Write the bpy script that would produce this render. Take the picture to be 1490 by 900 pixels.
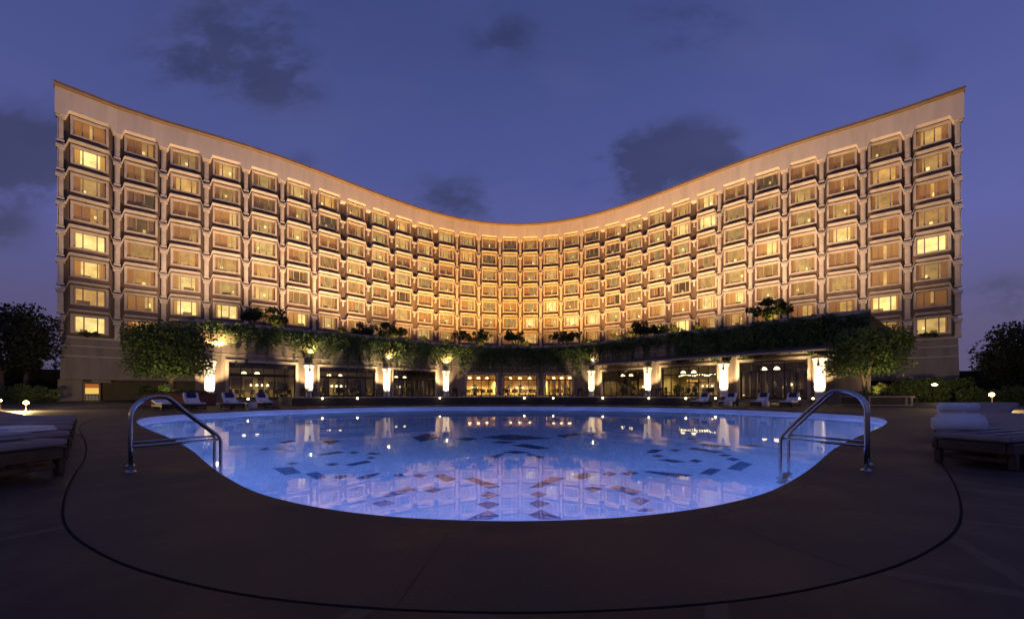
import bpy, math, random
import numpy as np
from mathutils import Vector, Matrix

R = math.radians
SC = bpy.context.scene
COL = SC.collection
for o in list(bpy.data.objects):
    bpy.data.objects.remove(o)

# ------------------------------------------------------------------ camera
FPX = 560.0                     # focal length in pixels of a 1490 px wide frame
CAMZ = 0.9
cam_d = bpy.data.cameras.new('camera')
cam_d.sensor_width = 36.0
cam_d.lens = 36.0 * FPX / 1490.0
cam_d.shift_y = (572.0 - 450.0) / 1490.0
cam_d.clip_start = 0.05
cam_d.clip_end = 3000.0
cam = bpy.data.objects.new('camera', cam_d)
cam.location = (0, 0, CAMZ)
cam.rotation_euler = (R(90), 0, 0)
COL.objects.link(cam)
SC.camera = cam

# ------------------------------------------------------------------ render settings
SC.render.engine = 'CYCLES'
cy = SC.cycles
cy.use_denoising = True
cy.max_bounces = 8
cy.diffuse_bounces = 3
cy.glossy_bounces = 4
cy.transmission_bounces = 6
cy.transparent_max_bounces = 10
cy.sample_clamp_indirect = 3.0
cy.blur_glossy = 0.3
SC.view_settings.view_transform = 'Standard'
SC.view_settings.look = 'None'
SC.view_settings.exposure = 0.0
SC.view_settings.gamma = 1.0

# ------------------------------------------------------------------ light levels
WARM = (1.0, 0.56, 0.17)
FLOOD_W = 29500.0
PILLAR_W = 1900.0
POOL_W = 165.0
SKY = 1.0

# ------------------------------------------------------------------ world: dusk sky
world = bpy.data.worlds.new('World')
SC.world = world
world.use_nodes = True
wt = world.node_tree
wt.nodes.clear()


class NT:
    """tiny node helper"""
    def __init__(self, tree):
        self.t = tree

    def n(self, kind, **kw):
        nd = self.t.nodes.new(kind)
        for k, v in kw.items():
            setattr(nd, k, v)
        return nd

    def l(self, a, b):
        self.t.links.new(a, b)

    def val(self, sock, v):
        if hasattr(v, 'is_output') or isinstance(v, bpy.types.NodeSocket):
            self.l(v, sock)
        else:
            sock.default_value = v

    def math(self, op, a, b=0.0, c=None, clamp=False):
        nd = self.n('ShaderNodeMath', operation=op)
        nd.use_clamp = clamp
        self.val(nd.inputs[0], a)
        self.val(nd.inputs[1], b)
        if c is not None:
            self.val(nd.inputs[2], c)
        return nd.outputs[0]

    def mix(self, f, a, b, blend='MIX'):
        nd = self.n('ShaderNodeMix', data_type='RGBA', blend_type=blend)
        self.val(nd.inputs[0], f)
        for s, v in ((nd.inputs[6], a), (nd.inputs[7], b)):
            if isinstance(v, tuple):
                v = (*v, 1.0) if len(v) == 3 else v
            self.val(s, v)
        return nd.outputs[2]

    def ramp(self, f, stops, interp='LINEAR'):
        nd = self.n('ShaderNodeValToRGB')
        nd.color_ramp.interpolation = interp
        el = nd.color_ramp.elements
        while len(el) < len(stops):
            el.new(0.5)
        for e, (p, c) in zip(el, stops):
            e.position = p
            e.color = (*c, 1.0) if len(c) == 3 else c
        self.val(nd.inputs[0], f)
        return nd.outputs[0]

    def noise(self, vec, scale, detail=4.0, rough=0.55, dist=0.0, out=0):
        nd = self.n('ShaderNodeTexNoise')
        if vec is not None:
            self.l(vec, nd.inputs['Vector'])
        nd.inputs['Scale'].default_value = scale
        nd.inputs['Detail'].default_value = detail
        nd.inputs['Roughness'].default_value = rough
        nd.inputs['Distortion'].default_value = dist
        return nd.outputs[out]


W = NT(wt)
tc = W.n('ShaderNodeTexCoord')
sep = W.n('ShaderNodeSeparateXYZ')
W.l(tc.outputs['Generated'], sep.inputs[0])
gx, gy, gz = sep.outputs
el = W.math('MAXIMUM', gz, 0.0)
grad = W.ramp(el, [(0.0, (0.100, 0.082, 0.150)), (0.12, (0.108, 0.095, 0.200)), (0.30, (0.104, 0.115, 0.335)),
                   (0.50, (0.074, 0.092, 0.285)), (0.75, (0.044, 0.062, 0.200)), (1.0, (0.03, 0.05, 0.17))])
# a little of the physical twilight sky on top
nish = W.n('ShaderNodeTexSky', sky_type='NISHITA')
nish.sun_disc = False
nish.sun_elevation = R(-3.0)
nish.sun_rotation = R(200)
sky_c = W.mix(0.04, grad, nish.outputs[0], 'ADD')
# cloud banks, fixed to directions of the sky (tangents of azimuth and height)
front = W.math('GREATER_THAN', gy, 0.05)
iy = W.math('DIVIDE', 1.0, W.math('MAXIMUM', gy, 0.05))
u = W.math('MULTIPLY', gx, iy)
v = W.math('MULTIPLY', gz, iy)
comb = W.n('ShaderNodeCombineXYZ')
W.l(u, comb.inputs[0]); W.l(W.math('MULTIPLY', v, 1.6), comb.inputs[1])
uv = comb.outputs[0]
wob = W.noise(uv, 3.2, 5, 0.6)
wob2 = W.noise(uv, 7.0, 6, 0.62, 0.3)
clouds = [  # azimuth, height, half width, half height, weight  (in tangents)
    (-0.70, 0.93, 0.19, 0.14, 0.95), (-0.60, 0.80, 0.10, 0.06, 0.55), (-0.86, 0.86, 0.20, 0.05, 0.45), (-1.28, 0.62, 0.20, 0.115, 1.05), (-1.36, 0.42, 0.10, 0.06, 0.7),
    (-1.08, 0.62, 0.05, 0.05, 0.4),
    (-0.02, 0.93, 0.10, 0.08, 0.7), (-0.13, 0.50, 0.12, 0.08, 0.75), (0.30, 0.58, 0.10, 0.085, 1.1), (0.40, 0.62, 0.06, 0.05, 0.7),
    (0.50, 0.635, 0.10, 0.07, 1.0), (0.46, 0.96, 0.17, 0.08, 0.55), (0.62, 0.60, 0.10, 0.04, 0.4), (1.30, 0.25, 0.12, 0.05, 0.8), (1.02, 0.88, 0.10, 0.10, 0.25),
    (-0.55, 0.60, 0.05, 0.03, 0.4), (1.25, 0.55, 0.25, 0.04, 0.25)]
tot = None
for (a, b, sx, sy, wgt) in clouds:
    du = W.math('DIVIDE', W.math('SUBTRACT', u, a), sx * 1.12)
    dv = W.math('DIVIDE', W.math('SUBTRACT', v, b), sy * 1.12)
    q = W.math('ADD', W.math('MULTIPLY', du, du), W.math('MULTIPLY', dv, dv))
    g = W.math('MULTIPLY', W.math('EXPONENT', W.math('MULTIPLY', q, -1.0)), wgt)
    tot = g if tot is None else W.math('ADD', tot, g)
nz = W.math('ADD', W.math('MULTIPLY', wob, 0.6), W.math('MULTIPLY', wob2, 0.4))
shape = W.n('ShaderNodeMapRange', interpolation_type='SMOOTHSTEP')
W.l(nz, shape.inputs[0])
shape.inputs[1].default_value = 0.36; shape.inputs[2].default_value = 0.62
dens = W.math('MULTIPLY', tot, W.math('MULTIPLY_ADD', shape.outputs[0], 1.15, 0.08))
mr = W.n('ShaderNodeMapRange', interpolation_type='SMOOTHSTEP')
W.l(dens, mr.inputs[0])
mr.inputs[1].default_value = 0.06; mr.inputs[2].default_value = 0.80
cf = W.math('MULTIPLY', W.math('MULTIPLY', mr.outputs[0], front), 0.85)
cloud_c = W.ramp(el, [(0.0, (0.085, 0.078, 0.125)), (0.3, (0.050, 0.055, 0.125)), (0.7, (0.033, 0.044, 0.125)), (1.0, (0.03, 0.04, 0.12))])
sky_c = W.mix(cf, sky_c, cloud_c)
# thin paler streaks
st = W.noise(uv, 2.2, 3, 0.5)
stm = W.math('MULTIPLY', W.math('SUBTRACT', st, 0.5, clamp=True), 0.5)
sky_c = W.mix(stm, sky_c, (0.16, 0.16, 0.33))
# the west is a touch brighter and mauve towards the right
side = W.math('MULTIPLY_ADD', gx, 0.10, 1.0)
bg = W.n('ShaderNodeBackground')
W.l(sky_c, bg.inputs[0])
W.l(W.math('MULTIPLY', side, SKY), bg.inputs[1])
wo = W.n('ShaderNodeOutputWorld')
W.l(bg.outputs[0], wo.inputs[0])
world.cycles.sampling_method = 'AUTOMATIC'


# ------------------------------------------------------------------ materials
def mat(name):
    m = bpy.data.materials.new(name)
    m.use_nodes = True
    m.node_tree.nodes.clear()
    return m, NT(m.node_tree)


def finish(m, T, sh):
    o = T.n('ShaderNodeOutputMaterial')
    T.l(sh, o.inputs[0])
    return m


def pbr(name, base, rough=0.6, metal=0.0, spec=0.5, var=0.0, vscale=2.0, bump=0.0, bscale=30.0, dark=None, coords='Object', sheen=0.0, streak=False):
    m, T = mat(name)
    p = T.n('ShaderNodeBsdfPrincipled')
    c = T.n('ShaderNodeTexCoord').outputs[coords]
    if var > 0:
        d = dark or tuple(x * (1 - var) for x in base)
        b2 = tuple(min(1, x * (1 + var * 0.6)) for x in base)
        cc_ = c
        if streak:
            mp_ = T.n('ShaderNodeMapping')
            mp_.inputs['Scale'].default_value = (1.0, 1.0, 0.12)
            T.l(c, mp_.inputs[0]); cc_ = mp_.outputs[0]
        f = T.noise(cc_, vscale, 5, 0.65)
        T.l(T.ramp(f, [(0.30, d), (0.52, base), (0.72, b2)]), p.inputs['Base Color'])
    else:
        p.inputs['Base Color'].default_value = (*base, 1)
    p.inputs['Roughness'].default_value = rough
    p.inputs['Metallic'].default_value = metal
    p.inputs['Specular IOR Level'].default_value = spec
    if sheen:
        p.inputs['Sheen Weight'].default_value = sheen
    if bump > 0:
        bn = T.n('ShaderNodeBump')
        bn.inputs['Strength'].default_value = bump
        bn.inputs['Distance'].default_value = 0.02
        T.l(T.noise(c, bscale, 4, 0.6), bn.inputs['Height'])
        T.l(bn.outputs[0], p.inputs['Normal'])
    return finish(m, T, p.outputs[0])


def emit(name, col, strength, sample=True):
    m, T = mat(name)
    e = T.n('ShaderNodeEmission')
    e.inputs[0].default_value = (*col, 1)
    e.inputs[1].default_value = strength
    if not sample:
        m.cycles.emission_sampling = 'NONE'
    return finish(m, T, e.outputs[0])


M = {}
M['panel'] = pbr('panel_render', (0.20, 0.130, 0.082), 0.85, var=0.35, vscale=1.6, bump=0.25, bscale=12, streak=True)
M['trim'] = pbr('cream_stone', (0.64, 0.53, 0.42), 0.75, var=0.22, vscale=1.1, bump=0.15, bscale=9)
M['band'] = pbr('parapet_render', (0.80, 0.66, 0.52), 0.8, var=0.14, vscale=0.9, bump=0.15, bscale=6, streak=True)
M['eave'] = pbr('eave_metal', (0.30, 0.19, 0.10), 0.55, var=0.2, vscale=0.8)
M['dark_wall'] = pbr('dark_wall', (0.10, 0.085, 0.075), 0.85, var=0.25, vscale=0.5)
M['base'] = pbr('base_stone', (0.27, 0.225, 0.185), 0.85, var=0.25, vscale=1.2, bump=0.2, bscale=14, streak=True)
M['basetrim'] = pbr('base_trim', (0.50, 0.42, 0.34), 0.8, var=0.12)
M['podium'] = pbr('podium_render', (0.30, 0.225, 0.165), 0.85, var=0.32, vscale=1.3, bump=0.25, bscale=9, streak=True)
M['stone'] = pbr('stone_surround', (0.50, 0.40, 0.31), 0.75, var=0.14, vscale=1.2)
M['white'] = pbr('white_paint', (0.80, 0.77, 0.70), 0.6, var=0.04)
M['bronze'] = pbr('bronze_frame', (0.035, 0.025, 0.02), 0.4, metal=0.3)
M['sash'] = pbr('window_sash', (0.42, 0.32, 0.22), 0.5)
M['terrace'] = pbr('terrace_paving', (0.16, 0.12, 0.10), 0.7, var=0.25, vscale=0.9)
M['leaf'] = pbr('leaf', (0.075, 0.115, 0.030), 0.55, var=0.55, vscale=0.9, spec=0.3)
M['leafdark'] = pbr('leaf_dark', (0.055, 0.080, 0.024), 0.6, var=0.5, vscale=0.7, spec=0.25)
M['leaflight'] = pbr('leaf_light', (0.11, 0.12, 0.025), 0.55, var=0.5, vscale=1.2, spec=0.3)
M['leafred'] = pbr('leaf_far', (0.028, 0.036, 0.022), 0.7, var=0.5, vscale=0.5, spec=0.2)
M['ivy'] = pbr('ivy_leaf', (0.110, 0.165, 0.050), 0.55, var=0.65, vscale=0.8, spec=0.3)
M['bark'] = pbr('bark', (0.17, 0.12, 0.08), 0.9, var=0.4, vscale=6, bump=0.6, bscale=25)
M['redwall'] = pbr('red_brick_planter', (0.13, 0.055, 0.045), 0.85, var=0.3, vscale=2)
M['darkplanter'] = pbr('planter_stone', (0.05, 0.042, 0.036), 0.8, var=0.3, vscale=1)
M['steel'] = pbr('polished_steel', (0.45, 0.44, 0.46), 0.2, metal=1.0)
M['wood'] = pbr('dark_teak', (0.045, 0.026, 0.017), 0.5, var=0.4, vscale=5, spec=0.4)
M['cushion'] = pbr('cushion_canvas', (0.25, 0.215, 0.22), 0.9, var=0.08, vscale=4, bump=0.15, bscale=60)
M['cushion_w'] = pbr('cushion_white', (0.74, 0.71, 0.70), 0.9, var=0.06, vscale=4, bump=0.2, bscale=30)
M['towel_w'] = pbr('towel_white', (0.80, 0.80, 0.83), 0.95, var=0.05, vscale=9, bump=0.6, bscale=160, sheen=0.3)
M['towel_b'] = pbr('towel_navy', (0.020, 0.020, 0.10), 0.95, var=0.2, vscale=9, bump=0.5, bscale=120, sheen=0.2)
M['towel_g'] = pbr('towel_grey', (0.28, 0.28, 0.33), 0.95, var=0.1, vscale=9, bump=0.5, bscale=140, sheen=0.2)
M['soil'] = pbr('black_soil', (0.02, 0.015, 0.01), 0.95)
M['furn'] = pbr('dark_rattan', (0.030, 0.022, 0.017), 0.6, var=0.3, vscale=8)
M['cloth'] = pbr('table_linen', (0.62, 0.57, 0.48), 0.9)
M['terracotta'] = pbr('terracotta', (0.32, 0.13, 0.08), 0.8, var=0.2, vscale=5)
M['drum'] = pbr('pale_ceramic', (0.62, 0.58, 0.52), 0.5)
M['awning'] = pbr('awning_roof', (0.10, 0.075, 0.065), 0.7, var=0.2)
M['tile_line'] = pbr('navy_tile', (0.02, 0.03, 0.07), 0.3)
M['lens'] = emit('lamp_globe', (1.0, 0.78, 0.42), 22.0)
M['lens_small'] = emit('lamp_globe_small', (1.0, 0.78, 0.44), 14.0)
M['lens_star'] = emit('garden_flood_lens', (1.0, 0.60, 0.16), 60.0)
M['pendant'] = emit('pendant_shade', (1.0, 0.74, 0.38), 5.0, False)
M['bulb'] = emit('string_bulb', (1.0, 0.78, 0.38), 8.0, False)


def m_ground():
    m, T = mat('pavers')
    c = T.n('ShaderNodeTexCoord').outputs['Object']
    mp = T.n('ShaderNodeMapping')
    mp.inputs['Rotation'].default_value = (0, 0, R(28))
    T.l(c, mp.inputs[0])
    br = T.n('ShaderNodeTexBrick')
    br.offset = 0.5
    T.l(mp.outputs[0], br.inputs['Vector'])
    br.inputs['Color1'].default_value = (0.028, 0.021, 0.020, 1)
    br.inputs['Color2'].default_value = (0.037, 0.028, 0.026, 1)
    br.inputs['Mortar'].default_value = (0.062, 0.050, 0.045, 1)
    br.inputs['Scale'].default_value = 1.0
    br.inputs['Mortar Size'].default_value = 0.05
    br.inputs['Mortar Smooth'].default_value = 0.3
    br.inputs['Brick Width'].default_value = 2.6
    br.inputs['Row Height'].default_value = 1.3
    nz_ = T.noise(c, 1.4, 6, 0.65)
    col = T.mix(1.0, br.outputs[0], T.ramp(nz_, [(0.25, (0.55, 0.55, 0.55)), (0.75, (1.3, 1.3, 1.3))]), 'MULTIPLY')
    p = T.n('ShaderNodeBsdfPrincipled')
    T.l(col, p.inputs['Base Color'])
    T.l(T.ramp(nz_, [(0.3, (0.45, 0.45, 0.45)), (0.7, (0.75, 0.75, 0.75))]), p.inputs['Roughness'])
    p.inputs['Specular IOR Level'].default_value = 0.25
    bn = T.n('ShaderNodeBump')
    bn.inputs['Strength'].default_value = 0.25
    bn.inputs['Distance'].default_value = 0.01
    T.l(T.noise(c, 45, 5, 0.7), bn.inputs['Height'])
    T.l(bn.outputs[0], p.inputs['Normal'])
    return finish(m, T, p.outputs[0])


def m_deck():
    m, T = mat('deck_stone')
    c = T.n('ShaderNodeTexCoord').outputs['Object']
    p = T.n('ShaderNodeBsdfPrincipled')
    nz_ = T.noise(c, 0.9, 6, 0.65)
    n2 = T.noise(c, 60, 3, 0.6)
    col = T.ramp(nz_, [(0.28, (0.034, 0.028, 0.025)), (0.5, (0.052, 0.043, 0.038)), (0.74, (0.072, 0.060, 0.053))])
    col = T.mix(0.5, col, T.ramp(n2, [(0.3, (0.6, 0.6, 0.6)), (0.7, (1.35, 1.35, 1.35))]), 'MULTIPLY')
    T.l(col, p.inputs['Base Color'])
    T.l(T.ramp(nz_, [(0.3, (0.5, 0.5, 0.5)), (0.7, (0.8, 0.8, 0.8))]), p.inputs['Roughness'])
    p.inputs['Specular IOR Level'].default_value = 0.22
    bn = T.n('ShaderNodeBump')
    bn.inputs['Strength'].default_value = 0.3
    bn.inputs['Distance'].default_value = 0.006
    T.l(n2, bn.inputs['Height'])
    T.l(bn.outputs[0], p.inputs['Normal'])
    return finish(m, T, p.outputs[0])


def m_pool():
    m, T = mat('pool_tile')
    c = T.n('ShaderNodeTexCoord').outputs['Object']
    br = T.n('ShaderNodeTexBrick')
    br.offset = 0.0
    T.l(c, br.inputs['Vector'])
    br.inputs['Color1'].default_value = (0.36, 0.50, 0.72, 1)
    br.inputs['Color2'].default_value = (0.42, 0.56, 0.78, 1)
    br.inputs['Mortar'].default_value = (0.52, 0.62, 0.78, 1)
    br.inputs['Scale'].default_value = 1.0
    br.inputs['Mortar Size'].default_value = 0.006
    br.inputs['Brick Width'].default_value = 0.15
    br.inputs['Row Height'].default_value = 0.15
    nz_ = T.noise(c, 0.5, 4, 0.6)
    col = T.mix(0.5, br.outputs[0], T.ramp(nz_, [(0.3, (0.75, 0.8, 0.9)), (0.7, (1.1, 1.1, 1.1))]), 'MULTIPLY')
    p = T.n('ShaderNodeBsdfPrincipled')
    T.l(col, p.inputs['Base Color'])
    p.inputs['Roughness'].default_value = 0.5
    return finish(m, T, p.outputs[0])


def m_water():
    m, T = mat('water')
    c = T.n('ShaderNodeTexCoord').outputs['Object']
    bn = T.n('ShaderNodeBump')
    bn.inputs['Strength'].default_value = 0.075
    bn.inputs['Distance'].default_value = 0.02
    T.l(T.noise(c, 1.6, 2, 0.5, 0.4), bn.inputs['Height'])
    fr = T.n('ShaderNodeFresnel')
    fr.inputs['IOR'].default_value = 1.33
    T.l(bn.outputs[0], fr.inputs['Normal'])
    rf = T.n('ShaderNodeBsdfRefraction')
    rf.inputs['Color'].default_value = (0.72, 0.84, 1.0, 1)
    rf.inputs['Roughness'].default_value = 0.0
    rf.inputs['IOR'].default_value = 1.33
    T.l(bn.outputs[0], rf.inputs['Normal'])
    gl = T.n('ShaderNodeBsdfGlossy')
    gl.inputs['Roughness'].default_value = 0.012
    T.l(bn.outputs[0], gl.inputs['Normal'])
    mx = T.n('ShaderNodeMixShader')
    T.l(fr.outputs[0], mx.inputs[0]); T.l(rf.outputs[0], mx.inputs[1]); T.l(gl.outputs[0], mx.inputs[2])
    return finish(m, T, mx.outputs[0])


def m_glass(name, tint=(1, 1, 1), refl=0.06):
    m, T = mat(name)
    tr = T.n('ShaderNodeBsdfTransparent')
    tr.inputs[0].default_value = (*tint, 1)
    gl = T.n('ShaderNodeBsdfGlossy')
    gl.inputs['Roughness'].default_value = 0.02
    mx = T.n('ShaderNodeMixShader')
    mx.inputs[0].default_value = refl
    T.l(tr.outputs[0], mx.inputs[1]); T.l(gl.outputs[0], mx.inputs[2])
    return finish(m, T, mx.outputs[0])


def m_room():
    """the lit inside of a guest room: brightness and tint differ per room (face attribute)"""
    m, T = mat('lit_room')
    at = T.n('ShaderNodeAttribute', attribute_name='rnd')
    a2 = T.n('ShaderNodeAttribute', attribute_name='tint')
    c = T.n('ShaderNodeTexCoord').outputs['Object']
    nz_ = T.noise(c, 0.9, 3, 0.6)
    col = T.mix(a2.outputs['Fac'], (1.0, 0.50, 0.12), (1.0, 0.72, 0.24))
    e = T.n('ShaderNodeEmission')
    T.l(col, e.inputs[0])
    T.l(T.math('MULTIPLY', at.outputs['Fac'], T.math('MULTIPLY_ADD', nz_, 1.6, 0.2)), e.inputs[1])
    m.cycles.emission_sampling = 'NONE'
    return finish(m, T, e.outputs[0])


def m_curtain():
    m, T = mat('curtain')
    c = T.n('ShaderNodeTexCoord').outputs['Object']
    d = T.n('ShaderNodeBsdfDiffuse'); d.inputs[0].default_value = (0.55, 0.38, 0.2, 1)
    t = T.n('ShaderNodeBsdfTranslucent'); t.inputs[0].default_value = (0.85, 0.58, 0.28, 1)
    mx = T.n('ShaderNodeMixShader'); mx.inputs[0].default_value = 0.55
    T.l(d.outputs[0], mx.inputs[1]); T.l(t.outputs[0], mx.inputs[2])
    return finish(m, T, mx.outputs[0])


M['ground'] = m_ground()
M['deck'] = m_deck()
M['pool'] = m_pool()
M['water'] = m_water()
M['glass'] = m_glass('window_glass', (1, 1, 1), 0.07)
M['glass_dark'] = m_glass('restaurant_glass', (0.92, 0.92, 0.88), 0.07)
M['room'] = m_room()
M['curtain'] = m_curtain()
M['coping'] = pbr('coping_tile', (0.55, 0.55, 0.62), 0.4, var=0.1, vscale=3)
M['motif'] = pbr('blue_motif_tile', (0.032, 0.075, 0.18), 0.45, var=0.3, vscale=7)
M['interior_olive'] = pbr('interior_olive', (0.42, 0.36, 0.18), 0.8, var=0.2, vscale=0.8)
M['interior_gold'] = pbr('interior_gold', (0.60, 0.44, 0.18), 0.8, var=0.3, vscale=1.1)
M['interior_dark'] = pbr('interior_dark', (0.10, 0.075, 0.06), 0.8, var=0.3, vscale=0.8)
M['drape'] = pbr('drapes', (0.25, 0.20, 0.13), 0.9, var=0.3, vscale=2)
M['bottle'] = pbr('bottle_glass', (0.5, 0.3, 0.08), 0.2)
M['purple'] = pbr('purple_screen', (0.10, 0.06, 0.30), 0.6)


# ------------------------------------------------------------------ mesh builder
class MB:
    def __init__(self):
        self.v = []; self.f = []; self.mi = []; self.attr = {}

    def add(self, verts, faces, mi=0):
        o = len(self.v)
        self.v.extend([tuple(p) for p in verts])
        for f in faces:
            self.f.append(tuple(i + o for i in f)); self.mi.append(mi)

    def quad(self, a, b, c, d, mi=0):
        self.add([a, b, c, d], [(0, 1, 2, 3)], mi)

    def boxv(self, o, ax, ay, az, mi=0):
        """box with corner o and three edge vectors"""
        o, ax, ay, az = Vector(o), Vector(ax), Vector(ay), Vector(az)
        p = [o, o + ax, o + ax + ay, o + ay, o + az, o + ax + az, o + ax + ay + az, o + ay + az]
        self.add(p, [(0, 3, 2, 1), (4, 5, 6, 7), (0, 1, 5, 4), (1, 2, 6, 5), (2, 3, 7, 6), (3, 0, 4, 7)], mi)

    def box(self, c, s, rz=0.0, mi=0):
        c = Vector(c)
        ca, sa = math.cos(rz), math.sin(rz)
        ax = Vector((ca, sa, 0)) * s[0]; ay = Vector((-sa, ca, 0)) * s[1]; az = Vector((0, 0, s[2]))
        self.boxv(c - (ax + ay + az) / 2, ax, ay, az, mi)

    def rbox(self, c, s, r=0.03, mi=0, mtx=None):
        """box with chamfered vertical and top edges"""
        x, y, z = s[0] / 2, s[1] / 2, s[2] / 2
        vs = []
        rings = [(-z, r), (-z + r, 0), (z - r, 0), (z, r)]
        for zz, ins in rings:
            for (sx, sy) in ((-1, -1), (1, -1), (1, 1), (-1, 1)):
                X, Y = x - ins, y - ins
                if sx * sy > 0:
                    vs += [(sx * X, sy * (Y - r), zz), (sx * (X - r), sy * Y, zz)]
                else:
                    vs += [(sx * (X - r), sy * Y, zz), (sx * X, sy * (Y - r), zz)]
        # order so each ring is a loop
        n = 8
        fs = []
        for k in range(3):
            for i in range(n):
                j = (i + 1) % n
                fs.append((k * n + i, k * n + j, (k + 1) * n + j, (k + 1) * n + i))
        fs.append(tuple(range(n - 1, -1, -1))); fs.append(tuple(range(3 * n, 4 * n)))
        out = []
        for p in vs:
            q = Vector(p)
            if mtx is not None:
                q = mtx @ q
            out.append(q + Vector(c))
        self.add(out, fs, mi)

    def tube(self, pts, rad, n=8, mi=0, caps=True):
        pts = [Vector(p) for p in pts]
        rads = rad if isinstance(rad, (list, tuple)) else [rad] * len(pts)
        vs = []; prev = None
        for i, p in enumerate(pts):
            if i == 0:
                t = pts[1] - p
            elif i == len(pts) - 1:
                t = p - pts[i - 1]
            else:
                t = (pts[i + 1] - p).normalized() + (p - pts[i - 1]).normalized()
            t.normalize()
            if prev is None:
                a = t.orthogonal().normalized()
            else:
                a = prev - t * prev.dot(t)
                a = a.normalized() if a.length > 1e-6 else t.orthogonal().normalized()
            prev = a
            b = t.cross(a)
            for k in range(n):
                w = 2 * math.pi * k / n
                vs.append(p + (a * math.cos(w) + b * math.sin(w)) * rads[i])
        fs = []
        for i in range(len(pts) - 1):
            for k in range(n):
                j = (k + 1) % n
                fs.append((i * n + k, i * n + j, (i + 1) * n + j, (i + 1) * n + k))
        if caps:
            fs.append(tuple(range(n - 1, -1, -1)))
            fs.append(tuple(range((len(pts) - 1) * n, len(pts) * n)))
        self.add(vs, fs, mi)

    def lathe(self, c, prof, n=16, mi=0, sx=1.0, sy=1.0):
        """prof: list of (radius, z)"""
        c = Vector(c)
        vs = []
        for r, z in prof:
            for k in range(n):
                w = 2 * math.pi * k / n
                vs.append(c + Vector((r * sx * math.cos(w), r * sy * math.sin(w), z)))
        fs = []
        for i in range(len(prof) - 1):
            for k in range(n):
                j = (k + 1) % n
                fs.append((i * n + k, i * n + j, (i + 1) * n + j, (i + 1) * n + k))
        fs.append(tuple(range(n - 1, -1, -1)))
        fs.append(tuple(range((len(prof) - 1) * n, len(prof) * n)))
        self.add(vs, fs, mi)

    def ball(self, c, r, n=10, mi=0):
        prof = [(r * math.sin(math.pi * i / n) + 1e-4, -r * math.cos(math.pi * i / n)) for i in range(n + 1)]
        self.lathe(c, prof, n + 2, mi)

    def build(self, name, mats, parent=None, smooth=False, loc=None):
        me = bpy.data.meshes.new(name)
        vs = self.v
        if loc is not None:
            L = Vector(loc)
            vs = [Vector(p) - L for p in vs]
        me.from_pydata([tuple(p) for p in vs], [], self.f)
        for m in (mats if isinstance(mats, (list, tuple)) else [mats]):
            me.materials.append(m)
        if any(self.mi):
            me.polygons.foreach_set('material_index', self.mi)
        if smooth:
            me.polygons.foreach_set('use_smooth', [True] * len(self.f))
        for k, vals in self.attr.items():
            a = me.attributes.new(k, 'FLOAT', 'FACE')
            a.data.foreach_set('value', vals)
        me.update()
        o = bpy.data.objects.new(name, me)
        COL.objects.link(o)
        if parent is not None:
            o.parent = parent
        if loc is not None:
            o.location = loc
        return o


def tag(o, label=None, cat=None, group=None, kind=None):
    if label: o['label'] = label
    if cat: o['category'] = cat
    if group: o['group'] = group
    if kind: o['kind'] = kind
    return o


def empty(name, loc=(0, 0, 0), rz=0.0, label=None, cat=None, group=None):
    o = bpy.data.objects.new(name, None)
    o.empty_display_size = 0.2
    o.location = loc
    o.rotation_euler = (0, 0, rz)
    COL.objects.link(o)
    return tag(o, label, cat, group)


def copy_tree(o, parent=None):
    c = o.copy()
    COL.objects.link(c)
    if parent is not None:
        c.parent = parent
    for ch in list(o.children):
        copy_tree(ch, c)
    return c


def spot(name, loc, target, power, col=WARM, angle=80, blend=0.6, radius=0.15):
    d = bpy.data.lights.new(name, 'SPOT')
    d.energy = power; d.color = col
    d.spot_size = R(angle); d.spot_blend = blend; d.shadow_soft_size = radius
    o = bpy.data.objects.new(name, d)
    o.location = loc
    o.rotation_euler = (Vector(target) - Vector(loc)).to_track_quat('-Z', 'Y').to_euler()
    COL.objects.link(o)
    return o


def point(name, loc, power, col=WARM, radius=0.1):
    d = bpy.data.lights.new(name, 'POINT')
    d.energy = power; d.color = col; d.shadow_soft_size = radius
    o = bpy.data.objects.new(name, d)
    o.location = loc
    COL.objects.link(o)
    return o


def leaves(mb, centers, n, size, rng, flat=0.0, mi=0):
    """n leaf quads scattered around weighted clump centres [(x,y,z,r)]"""
    tot = sum(c[3] ** 2 for c in centers)
    C = np.array([c[:3] for c in centers]); RR = np.array([c[3] for c in centers])
    idx = rng.choice(len(centers), n, p=(RR ** 2) / tot)
    d = rng.normal(size=(n, 3)); d /= np.linalg.norm(d, axis=1)[:, None]
    rad = RR[idx] * (rng.uniform(0.25, 1.0, n) ** 0.5)
    pos = C[idx] + d * rad[:, None] * np.array([1, 1, 0.85])
    a = rng.normal(size=(n, 3)); a[:, 2] *= (1 - flat); a /= np.linalg.norm(a, axis=1)[:, None]
    b = rng.normal(size=(n, 3)); b -= (b * a).sum(1)[:, None] * a; b /= np.linalg.norm(b, axis=1)[:, None]
    s = size * rng.uniform(0.6, 1.35, n)
    A = a * s[:, None] * 0.5; B = b * s[:, None] * 0.3
    P = np.stack([pos - A, pos + B * 0.9, pos + A, pos - B * 0.9], axis=1).reshape(-1, 3)
    o = len(mb.v)
    mb.v.extend(map(tuple, P.tolist()))
    mb.f.extend([(o + 4 * k, o + 4 * k + 1, o + 4 * k + 2, o + 4 * k + 3) for k in range(n)])
    mb.mi.extend([mi] * n)


def ray(px, Y):
    """metres across at depth Y for a column of the photograph"""
    return (px - 745.0) / FPX * Y


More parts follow.
